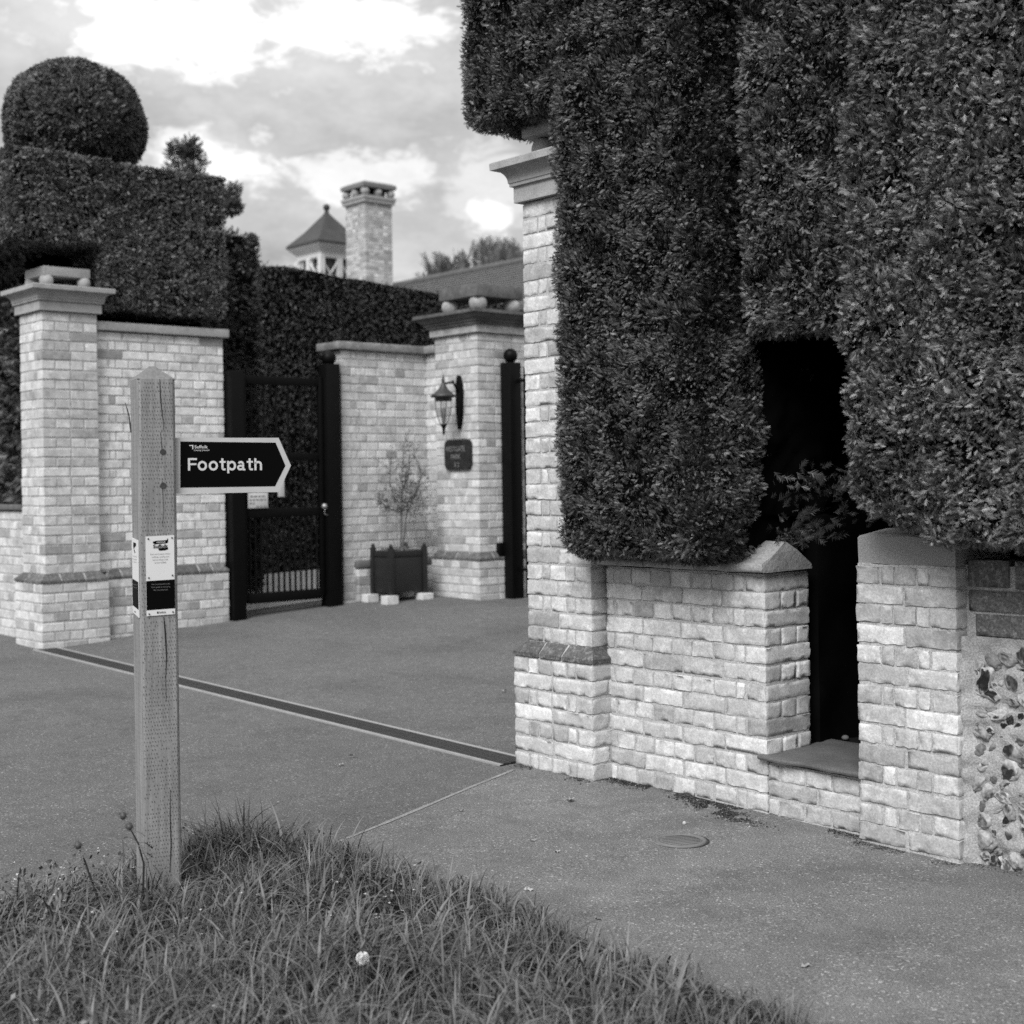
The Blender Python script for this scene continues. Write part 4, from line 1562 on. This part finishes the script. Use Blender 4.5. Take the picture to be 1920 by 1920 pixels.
# rows of preservative incisions, cracks and knots
sp = Soup()
row = 0
z = 1.700
while z > .02:
    s = .006 + (.0045 if row % 2 else 0)
    while s < PW - .005:
        if random.random() < .93 - .55 * max(0, math.sin(z * 9.1 + s * 40) * math.sin(z * 23.7 + 1.3)):
            h = random.uniform(.0045, .0075)
            wv = random.uniform(.0009, .0014)
            ss = s + random.uniform(-.0008, .0008)
            zz = z + random.uniform(-.0012, .0012)
            sp.add([pp(ss - wv, .0013, zz), pp(ss, .0013, zz - h / 2), pp(ss + wv, .0013, zz), pp(ss, .0013, zz + h / 2)], [[0, 1, 2, 3]], 0)
        s += .0085
    z -= .0125
    row += 1
for o_ in np.arange(.012, PTH - .01, .017):
    zz = 1.69
    while zz > .05:
        h = random.uniform(.004, .007)
        q_ = [pp(-.0013, -o_ - .0006, zz), pp(-.0013, -o_, zz - h / 2), pp(-.0013, -o_ + .0006, zz), pp(-.0013, -o_, zz + h / 2)]
        sp.add(q_, [[0, 1, 2, 3]], 0)
        zz -= .017
part('incisions', sp, M_incise, post)
M_crack = mat('crack_dark', .012, 1, .1, 9)
cr = [(.070, 1.713, .0008), (.071, 1.66, .0016), (.076, 1.60, .0012), (.080, 1.57, .0006), (.078, 1.55, .0004), (.070, 1.545, .0006), (.073, 1.50, .001), (.073, 1.46, .0003)]
for seq in (cr, [(.073, 1.40, .0004), (.074, 1.36, .0008), (.076, 1.30, .0005), (.072, 1.25, .0004)], [(.072, .965, .0012), (.076, .91, .0022), (.079, .84, .0016), (.075, .77, .0008), (.076, .70, .0005)], [(.085, .42, .0006), (.083, .34, .0014), (.085, .25, .0016), (.08, .16, .0008)]):
    sp = Soup()
    for (s0, z0, w0_), (s1, z1, w1_) in zip(seq[:-1], seq[1:]):
        sp.add([pp(s0 - w0_, .0016, z0), pp(s1 - w1_, .0016, z1), pp(s1 + w1_, .0016, z1), pp(s0 + w0_, .0016, z0)], [[0, 1, 2, 3]], 0)
    part('crack', sp, M_crack, post)
for (s, z, r_) in ((.0765, 1.484, .0095), (.076, 1.378, .0105)):
    sp = Soup()
    V = [pp(s + r_ * math.cos(a) * (.85 + .25 * random.random()), .0018, z + r_ * math.sin(a) * (.85 + .25 * random.random())) for a in np.linspace(0, 2 * math.pi, 14, endpoint=False)]
    sp.add(V, [list(range(14))], 0)
    part('knot', sp, mat('knot_wood', .045, .9, .5, 90), post)
sp = Soup()
tube(sp, [pp(-.001, -.100, 1.55), pp(-.004, -.112, 1.60), pp(-.008, -.122, 1.625), pp(-.012, -.130, 1.645)], [.003, .0025, .002, .001], 5)
part('splinter', sp, M_incise, post)

# fingerboard
fb = Soup()
T0, T1 = -.033, -.027
zb, zt_ = 1.351, 1.5295
shape = [(.112, zb), (.459, zb), (.503, 1.438), (.462, zt_), (.112, zt_)]


def slab(sp, pts, o0, o1, mat=0):
    n_ = len(pts)
    V = [pp(s, o1, z) for s, z in pts] + [pp(s, o0, z) for s, z in pts]
    sp.add(V, [list(range(n_))], mat)
    sp.add(V, [list(range(n_, 2 * n_))[::-1]], mat)
    sp.add(V, [[i, i + n_, (i + 1) % n_ + n_, (i + 1) % n_] for i in range(n_)], mat)


slab(fb, shape, T0, T1)
board = part('fingerboard', fb, M_alu, post)
sp = Soup()
inner = [(.1365, 1.3705), (.4475, 1.3705), (.4835, 1.438), (.4515, 1.5135), (.1385, 1.5175)]
slab(sp, inner, T1, T1 + .0007)
part('sign_panel', sp, M_signblack, board)
U3, W3 = np.array([PD[0], PD[1], 0]), np.array([0, 0, 1.])
tp = T1 + .0014
STW = .0068


def poly(sp, pts):
    sp.add([pp(u, tp, v) for u, v in pts], [list(range(len(pts)))], 0)


def bar_(sp, u0, u1, v0, v1):
    poly(sp, [(u0, v0), (u1, v0), (u1, v1), (u0, v1)])


def arc_(sp, cu, cv, ru, rv, a0, a1, wd=STW, m=20):
    aa = np.linspace(R(a0), R(a1), m + 1)
    for k in range(m):
        p = []
        for (a, q) in ((aa[k], 0), (aa[k + 1], 0), (aa[k + 1], wd), (aa[k], wd)):
            p.append((cu + (ru - q) * math.cos(a), cv + (rv - q) * math.sin(a)))
        poly(sp, p if a1 > a0 else p[::-1])


def letter(ch, u, w_, b, cap):
    """rounded road sign letters drawn as flat strokes: u = left edge, w_ = width, b = baseline"""
    sp = Soup()
    x = cap * .765
    if ch == 'F':
        bar_(sp, u, u + STW, b, b + cap)
        bar_(sp, u + STW, u + w_, b + cap - STW * .9, b + cap)
        bar_(sp, u + STW, u + w_ * .93, b + cap * .44, b + cap * .44 + STW * .85)
    elif ch == 'o':
        arc_(sp, u + w_ / 2, b + x / 2, w_ / 2, x / 2 + .0004, 0, 360, STW, 32)
    elif ch == 't':
        m = u + w_ * .30
        bar_(sp, m, m + STW, b + STW * .9, b + cap * .98)
        bar_(sp, u, m, b + x - STW * .85, b + x)
        bar_(sp, m + STW, u + w_, b + x - STW * .85, b + x)
        arc_(sp, m + STW * 1.25, b + STW * 1.25, STW * 1.25, STW * 1.25, 180, 270, STW * .95, 8)
        bar_(sp, m + STW * 1.25, u + w_ * .97, b, b + STW * .9)
    elif ch == 'p':
        bar_(sp, u, u + STW, b - cap * .24, b + x)
        arc_(sp, u + w_ / 2 + STW * .18, b + x / 2, w_ / 2 - STW * .18, x / 2 + .0004, -150, 150, STW, 26)
    elif ch == 'a':
        m = u + w_ * .86 - STW
        bar_(sp, m, m + STW, b + STW * .7, b + x * .66)
        arc_(sp, u + w_ * .46, b + x * .62, w_ * .40, x * .385, 0, 155, STW, 16)
        arc_(sp, u + w_ * .40, b + x * .30, w_ * .40, x * .305, 40, 330, STW * .92, 22)
        poly(sp, [(m, b + STW * .7), (m + STW * .25, b), (u + w_, b - .0008), (u + w_, b + STW * .75), (m + STW, b + STW * .8)])
    elif ch == 'h':
        bar_(sp, u, u + STW, b, b + cap * .98)
        arc_(sp, u + w_ / 2, b + x * .60, w_ / 2, x * .40, 0, 165, STW, 16)
        bar_(sp, u + w_ - STW, u + w_, b, b + x * .60)
    return sp


U0, SC = .1615, .2425 / (1360 - 258)
for ch, a_, b_ in (('F', 258, 390), ('o', 400, 536), ('o', 562, 698), ('t', 722, 813), ('p', 835, 968), ('a', 984, 1106), ('t', 1130, 1225), ('h', 1245, 1360)):
    part('letter', letter(ch, U0 + (a_ - 258) * SC, (b_ - a_) * SC, 1.4245 - .0012 * (a_ - 258) / 1100, .0398), M_signwhite, board)
for s_, z, u_, h_, wd, bo in (('Suffolk', 1.4955, .1835, .0098, .043, .014), ('County Council', 1.4872, .1815, .005, .049, .010)):
    sp = Soup()
    text_soup(sp, s_, pp(u_, T1 + .0008, z), U3, W3, h_, wd, 0, bo)
    part('lettering', sp, M_signwhite, board)
# the little open square council mark
sp = Soup()
q8 = [(.166, 1.5055), (.1795, 1.5065), (.1795, 1.494), (.1760, 1.492), (.1762, 1.5033), (.167, 1.5030)]
sp.add([pp(s, T1 + .0014, z) for s, z in q8], [list(range(6))[::-1]], 0)
part('council_mark', sp, M_signwhite, board)

# waymark plaques on the post
wp = Soup()


def pq(sp, s0, s1, z0, z1, o0, o1, mat=0, sk=.0):
    V = [pp(s0, o1, z0), pp(s1, o1, z0 + sk), pp(s1, o1, z1 + sk), pp(s0, o1, z1), pp(s0, o0, z0), pp(s1, o0, z0 + sk), pp(s1, o0, z1 + sk), pp(s0, o0, z1)]
    sp.add(V, [[0, 1, 2, 3], [4, 5, 1, 0], [5, 6, 2, 1], [6, 7, 3, 2], [7, 4, 0, 3]], mat)


SK = .002
fp = Soup()
pq(fp, .0185, .1075, .9695, 1.219, .001, .003, 0, SK)
front = part('waymark_plaque', fp, M_plaqwhite, post)
front['label'] = 'white plaque with black lower panel on the front of the post'
sp = Soup()
pq(sp, .0187, .1073, .988, 1.0795, .003, .0034, 0, SK)
part('dark_panel', sp, M_signblack, front)
sp = Soup()
tp = .0036
M_panelprint = mat('panel_print_grey', .16, .6, .05, 9)
lines = [('Scan and enjoy other', 1.1615, .063), ('walking, cycling and', 1.1525, .054), ('horse riding trails', 1.1435, .048), ('across Suffolk', 1.1345, .037)]
for s_, z, wd in lines:
    sp = Soup()
    text_soup(sp, s_, pp(.063, tp, z), U3, W3, .0042, wd, 0, 0, True)
    part('print_line', sp, M_grey, front)
sp = Soup()
for s_, z, wd in (('The Countryside Code', 1.0665, .058), ('Your guide to enjoying', 1.0575, .060), ('the countryside', 1.0485, .045)):
    sp = Soup()
    text_soup(sp, s_, pp(.063, tp, z), U3, W3, .0042, wd, 0, 0, True)
    part('panel_line', sp, M_panelprint, front)
sp = Soup()
bl = [(.041, 1.2025), (.052, 1.205), (.078, 1.2055), (.085, 1.207), (.086, 1.211), (.0885, 1.211), (.088, 1.199), (.085, 1.196), (.062, 1.195), (.048, 1.194), (.041, 1.197)]
V = [pp(s, tp, z) for s, z in bl]
sp.add(V, [list(range(len(bl)))[::-1]], 0)
bl = [(.056, 1.1815), (.088, 1.182), (.088, 1.177), (.078, 1.174), (.060, 1.1735)]
sp.add([pp(s, tp, z) for s, z in bl], [list(range(len(bl)))[::-1]], 0)
text_soup(sp, 'Suffolk', pp(.0645, tp, 1.1825), U3, W3, .0105, .047, 0, .02, True, lift=.001)
part('logo_print', sp, M_signblack, front)
sp = Soup()
text_soup(sp, 'Suffolk', pp(.068, tp, .977), U3, W3, .0055, .022, 0, .01, True)
sp.add([pp(s, tp, z) for s, z in ((.0505, .976), (.0555, .976), (.0555, .9825), (.0505, .9825))], [[0, 1, 2, 3]], 0)
part('footer_print', sp, M_signblack, front)
sp = Soup()
text_soup(sp, 'DISCOVER', pp(.066, tp + .0006, 1.198), U3, W3, .004, .027, 0, .01, True)
part('logo_lettering', sp, M_plaqwhite, front)
for s, z in ((.0265, 1.2115), (.1005, 1.213), (.0265, 1.0895), (.1005, 1.0945), (.0265, .976), (.1005, .979)):
    sp = Soup()
    q_ = pp(s, .004, z)
    ball(sp, q_, .0026, 10)
    part('screw_head', sp, M_iron, front)


# the plaque on the road side of the post
def pl2(o, d, z):
    q = PP + PN * (-o) - PD * d
    return (q[0], q[1], z)


sp = Soup()
V = [pl2(.008, .001, .965), pl2(.098, .001, .975), pl2(.098, .001, 1.213), pl2(.008, .001, 1.207), pl2(.008, .0035, .965), pl2(.098, .0035, .975), pl2(.098, .0035, 1.213), pl2(.008, .0035, 1.207)]
sp.add(V, [[4, 7, 6, 5], [0, 4, 5, 1], [2, 6, 7, 3], [0, 3, 7, 4], [1, 5, 6, 2]], 0)
side = part('waymark_plaque', sp, M_plaqwhite, post)
side['label'] = 'plaque on the road side face of the post, seen edge on'
sp = Soup()
sp.add([pl2(.008, .0039, .990), pl2(.098, .0039, .998), pl2(.098, .0039, 1.083), pl2(.008, .0039, 1.077)], [[3, 2, 1, 0]], 0)
part('dark_panel', sp, M_signblack, side)
sp = Soup()
bl = [(.075, 1.200), (.035, 1.198), (.033, 1.190), (.050, 1.186), (.066, 1.180), (.045, 1.168), (.058, 1.166), (.076, 1.186)]
sp.add([pl2(o, .0042, z) for o, z in bl], [list(range(len(bl)))], 0)
part('logo_print', sp, M_signblack, side)
sp = Soup()
text_soup(sp, 'Suffolk', pl2(.062, .0040, .978), -np.array([PN[0], PN[1], 0]) * -1, W3, .0055, .022, 0, .01, True)
part('footer_print', sp, M_signblack, side)

for s_, z, wd, nm, mm_ in (('Scan and enjoy other', 1.1545, .063, 'print_line', M_grey), ('walking, cycling and', 1.1455, .054, 'print_line', M_grey), ('horse riding trails', 1.1365, .048, 'print_line', M_grey), ('The Countryside Code', 1.065, .058, 'panel_line', M_panelprint), ('Your guide to enjoying', 1.056, .060, 'panel_line', M_panelprint)):
    sp = Soup()
    text_soup(sp, s_, pl2(.053, .0044, z), np.array([PN[0], PN[1], 0]), W3, .0042, wd, 0, 0, True)
    part(nm, sp, mm_, side)

# ================================================================== GRASS VERGE
sp = Soup()
nA = 34000
x, y = rng.uniform(-.25, 3.3, nA), rng.uniform(-3.9, -1.40, nA)
dst = verge_dist(x, y)
dens = .45 + .9 * vnoise(np.stack([x * 5, y * 5, 0 * x], -1), 7)
kp = (dst > -.015) & (rng.random(nA) < dens)
# bare patches are thinner towards the tarmac
kp &= (rng.random(nA) < np.clip(.25 + dst * 6, .25, 1))
x, y, dst = x[kp], y[kp], dst[kp]
# nothing grows inside the post
rel = np.stack([x, y], -1) - PP
ss, oo = rel @ PD, rel @ PN
kp = ~((ss > -.01) & (ss < PW + .01) & (oo < .01) & (oo > -PTH - .01))
x, y, dst = x[kp], y[kp], dst[kp]
P = np.stack([x, y, verge_z(x, y) - .004], -1)
cl_ = vnoise(np.stack([x * 7, y * 7, 0 * x], -1), 17)
tall = np.exp(-(((x - .42) / .32) ** 2 + ((y + 2.15) / .28) ** 2))
hh = (.045 + .135 * cl_) * rng.uniform(.5, 1.5, len(x)) * (.35 + .65 * np.clip(dst / .30, 0, 1)) * np.where(y < -2.25, np.clip(.42 + (x - .1) * .8, .42, 1), 1) + .10 * tall * rng.random(len(x))
ww = rng.uniform(.0014, .0032, len(x)) * (1 + .6 * tall)
blades(sp, P, hh, ww, rng.uniform(.25, 1.55, len(x)), rng.uniform(.4, 1.65, len(x)) * (1 + .7 * (rng.random(len(x)) > .93)), 4)
# broad leaved cocksfoot tufts
tufts = [(.32, -2.02, .21, 120), (.44, -1.98, .19, 100), (.20, -2.00, .17, 60), (.72, -2.22, .15, 60), (.62, -2.50, .16, 60), (.9, -2.3, .13, 40), (.55, -1.80, .13, 40), (.85, -1.75, .12, 40), (1.2, -1.72, .11, 40), (1.05, -2.1, .13, 40), (.80, -2.75, .15, 60), (1.15, -2.55, .13, 50), (.30, -2.75, .12, 40), (1.5, -2.0, .12, 40), (1.8, -1.75, .10, 30)]
for _ in range(190):
    tx, ty = random.uniform(-.05, 2.3), random.uniform(-3.3, -1.55)
    tufts.append((tx, ty, random.uniform(.08, .16), random.randint(22, 44)))
for ti, (tx, ty, th_, n) in enumerate(tufts):
    if verge_dist(np.array([tx]), np.array([ty]))[0] < .04:
        continue
    a = rng.uniform(0, 2 * math.pi, n)
    rr = .09 * np.sqrt(rng.random(n))
    x, y = tx + rr * np.cos(a), ty + rr * np.sin(a)
    P = np.stack([x, y, verge_z(x, y) - .004], -1)
    if ti >= 15:
        th_ *= .4 + .6 * min(1, verge_dist(np.array([tx]), np.array([ty]))[0] / .35)
        if ty < -2.25:
            th_ *= min(1, max(.42, .42 + (tx - .1) * .8))
    blades(sp, P, th_ * rng.uniform(.7, 1.6, n), rng.uniform(.0042, .0085, n), rng.uniform(.25, 1.7, n), rng.uniform(.6, 1.5, n), 6)
tag(part('verge_grass', sp, M_grass), 'long uncut grass covering the roadside verge round the signpost', 'grass', None, 'stuff')

# low herbs with tiny pale flowers on the left of the verge
sp = Soup()
n = 2600
x, y = rng.uniform(-.15, 1.5, n), rng.uniform(-3.4, -1.7, n)
kp = (verge_dist(x, y) > .0) & (vnoise(np.stack([x * 4, y * 4, 0 * x], -1), 31) > .42)
x, y = x[kp], y[kp]
P = np.stack([x, y, verge_z(x, y) + rng.uniform(.01, .09, len(x))], -1)
d = norm(rng.normal(size=(len(x), 3)) + np.array([0, 0, .4]))
s = norm(np.cross(d, rng.normal(size=(len(x), 3))))
ll = rng.uniform(.010, .024, len(x))[:, None]
V = np.stack([P, P + d * ll * .5 + s * ll * .35, P + d * ll, P + d * ll * .5 - s * ll * .35], 1)
sp.add(V.reshape(-1, 3), np.arange(len(x) * 4).reshape(-1, 4), 0, np.repeat(rng.uniform(.6, 1.6, len(x)), 4))
m = 110
i = rng.integers(0, len(x), m)
for k in i:
    c = P[k] + np.array([0, 0, random.uniform(.0, .05)])
    for q in range(4):
        a = q * math.pi / 2 + random.random()
        e = np.array([math.cos(a), math.sin(a), .4]) * .0035
        f = np.array([-math.sin(a), math.cos(a), 0]) * .0016
        sp.add([c, c + e + f, c + e * 1.5, c + e - f], [[0, 1, 2, 3]], 1)
tag(part('verge_weeds', sp, [M_grass, M_plaqwhite]), 'low chickweed with tiny pale flowers among the verge grass', 'weeds', None, 'stuff')


# thistles
def thistle(label, base, pts, heads):
    t = thing('thistle', label, 'thistle', base, 'thistles by the signpost')
    b = np.array(base)
    sp = Soup()
    pts = np.array(pts) + b
    tube(sp, pts, np.linspace(.0042, .002, len(pts)), 7)
    part('stem', sp, mat('thistle_stem', .022, .7, .2, 30), t)
    lf = Soup()
    for k in range(len(pts) - 1):
        for _ in range(3):
            f = random.random()
            p = pts[k] * (1 - f) + pts[k + 1] * f
            a = random.uniform(0, 2 * math.pi)
            d = np.array([math.cos(a), math.sin(a), random.uniform(-.1, .5)])
            ln = random.uniform(.035, .07)
            s = norm(np.cross(d, [0, 0, 1.]))
            prev = p
            for q in range(5):
                c0 = p + d * ln * q / 5 + np.array([0, 0, -.5 * ln * (q / 5) ** 2])
                c1 = p + d * ln * (q + 1) / 5 + np.array([0, 0, -.5 * ln * ((q + 1) / 5) ** 2])
                wv = .007 * (1 - q / 6)
                lf.add([c0 - s * .002, c0 + s * .002, c1 + s * .0015, c1 - s * .0015], [[0, 1, 2, 3]], 0, 1.)
                for sg in (-1, 1):
                    lf.add([c0, c1, (c0 + c1) / 2 + s * sg * wv * 1.6 + d * .006], [[0, 1, 2]], 0, random.uniform(.7, 1.2))
    part('leaves', lf, M_grass, t)
    for hp in heads:
        c = b + np.array(hp)
        sp = Soup()
        ball(sp, c, .010, 12, 0, .7, 1.1)
        U = norm(rng.normal(size=(150, 3)) + np.array([0, 0, .35]))
        s = norm(np.cross(U, rng.normal(size=(150, 3))))
        l_ = rng.uniform(.012, .026, 150)[:, None]
        V = np.stack([c + U * .008 - s * .0007, c + U * .008 + s * .0007, c + U * l_], 1)
        sp.add(V.reshape(-1, 3), np.arange(450).reshape(-1, 3), 0, .8)
        part('flower_head', sp, M_grass, t)


zb_ = float(verge_z(np.array([.60]), np.array([-2.50]))[0])
thistle('tall thistle with two spiky heads leaning against the signpost', (.602, -2.50, zb_), [(0, 0, 0), (.0, -.002, .08), (.002, .0, .16), (-.008, -.012, .22), (-.022, -.028, .262)], [(-.026, -.032, .272), (-.040, -.045, .305)])
zb_ = float(verge_z(np.array([.51]), np.array([-2.60]))[0])
thistle('shorter bent thistle left of the signpost', (.511, -2.60, zb_), [(0, 0, 0), (-.004, -.01, .07), (-.018, -.026, .13), (-.026, -.034, .165), (-.038, -.045, .20)], [(-.042, -.049, .213)])

# dandelion clock in the grass
dc = Soup()
c = np.array([1.571, -2.367, .145])
U = norm(rng.normal(size=(420, 3)))
s = norm(np.cross(U, rng.normal(size=(420, 3))))
P0_ = c + U * .004
P1_ = c + U * rng.uniform(.014, .018, (420, 1))
sp = Soup()
sp.add(np.stack([P0_ - s * .0003, P0_ + s * .0003, P1_ + s * .0035, P1_ - s * .0035], 1).reshape(-1, 3), np.arange(1680).reshape(-1, 4), 0)
dd = thing('dandelion_clock', 'bright white seed head standing in the verge grass', 'flower', (c[0], c[1], .0))
ball(sp, c, .0135, 14)
part('seed_head', sp, M_plaqwhite, dd)
sp = Soup()
tube(sp, [(c[0] + .01, c[1] - .005, .0), (c[0] + .003, c[1], .06), tuple(c)], .0018, 6)
part('stalk', sp, M_grass, dd)

# ================================================================== LITTER
leafspots = [(.201, -.334, .030, 'pale curled leaf on the footway in front of the near pillar'), (1.396, -1.34, .016, 'small pale leaf on the footway near the verge edge'), (.564, -.873, .016, 'leaf scrap on the footway left of the round cover'),
             (.739, -.91, .018, 'pale leaf between the round cover and the verge'), (-3.621, -.20, .024, 'pale leaf by the drain next to the signpost'), (.02, -.79, .018, 'leaf lying on the footway seam'),
             (-1.183, -.51, .022, 'leaf on the driveway short of the drain'), (-1.062, -.654, .018, 'second leaf on the driveway short of the drain'), (2.086, -1.19, .022, 'leaf low on the right of the footway'),
             (2.449, -.837, .020, 'leaf on the footway at the right edge'), (.155, -1.45, .02, 'leaf where the seam meets the verge'), (-1.9, 1.1, .02, 'pale leaf on the driveway inside the drain'), (1.016, -1.30, .02, 'narrow leaf beside the verge grass')]
for (x, y, r_, lb) in leafspots:
    sp = Soup()
    a = random.uniform(0, 6.28)
    out_ = []
    for k in range(11):
        th_ = 2 * math.pi * k / 11
        q_ = r_ * (.75 + .5 * random.random()) * (1.0 if k % 2 else .72)
        out_.append((q_ * math.cos(th_), q_ * .55 * math.sin(th_)))
    z = gzf(x, y) + .006
    V = [(x, y, z + .004)] + [(x + u * math.cos(a) - v * math.sin(a), y + u * math.sin(a) + v * math.cos(a), z + .001 + .012 * random.random() * r_ / .02) for u, v in out_]
    sp.add(V, [[0, 1 + k, 1 + (k + 1) % 11] for k in range(11)], 0, random.uniform(.8, 1.5), True)
    tag(part('fallen_leaf', sp, M_litter, None, (x, y, z)), lb, 'leaf', 'fallen leaves on the tarmac')
sp = Soup()
ball(sp, (.78, -.255, gzf(.78, 0) + .011), .008, 12, 0, 1.6)
tag(part('pebble', sp, M_litter, None, (.78, -.255, gzf(.78, 0))), 'tiny white pebble on the footway near the round cover', 'pebble')

# moss, soil and plant crumbs swept against the foot of the walls
sp = Soup()
n = 9500
x = rng.uniform(-.5, 3.6, n)
front_y = np.where(x < 0.0, -.005, np.where((x > 1.39) & (x < 1.83), .05, .115))
y = front_y - np.abs(rng.normal(0, .030, n)) - .002
ok = vnoise(np.stack([x * 6, y * 3, 0 * x], -1), 5) > .38
ok &= ~((x < 0) & (rng.random(n) < .8))
x, y = x[ok], y[ok]
m = 2600
a = rng.normal(size=(m, 2)) * np.array([.13, .034])
ang = R(-18)
x2 = .72 + a[:, 0] * math.cos(ang) - a[:, 1] * math.sin(ang)
y2 = .02 + a[:, 0] * math.sin(ang) + a[:, 1] * math.cos(ang)
kp = (y2 < .11) & (vnoise(np.stack([x2 * 14, y2 * 14, 0 * x2], -1), 8) > .4)
x, y = np.concatenate([x, x2[kp]]), np.concatenate([y, y2[kp]])
n = len(x)
c = np.stack([x, y, gz(x, y * 0) + .004 + rng.uniform(0, .004, n)], -1)
e = norm(rng.normal(size=(n, 3)) * np.array([1, 1, .4])) * rng.uniform(.003, .011, (n, 1))
f = norm(np.cross(e, rng.normal(size=(n, 3)))) * rng.uniform(.0015, .004, (n, 1))
V = np.stack([c - e, c - f * .9 + np.array([0, 0, .003]), c + e, c + f + np.array([0, 0, .003])], 1)
sp.add(V.reshape(-1, 3), np.arange(4 * n).reshape(-1, 4), 0, np.repeat(rng.choice([.35, .6, 1, 1.4, 4.5], n, p=[.3, .3, .22, .14, .04]), 4))
tag(part('wall_foot_debris', sp, M_debris), 'moss and plant crumbs swept along the foot of the near walls', 'debris', None, 'stuff')
# pale pebbles on the dark soil inside the gap
sp = Soup()
for _ in range(16):
    ball(sp, (random.uniform(.62, .95), random.uniform(.64, .92), .225 + random.uniform(0, .03)), random.uniform(.008, .018), 8, 0, random.uniform(.3, .7), .7)
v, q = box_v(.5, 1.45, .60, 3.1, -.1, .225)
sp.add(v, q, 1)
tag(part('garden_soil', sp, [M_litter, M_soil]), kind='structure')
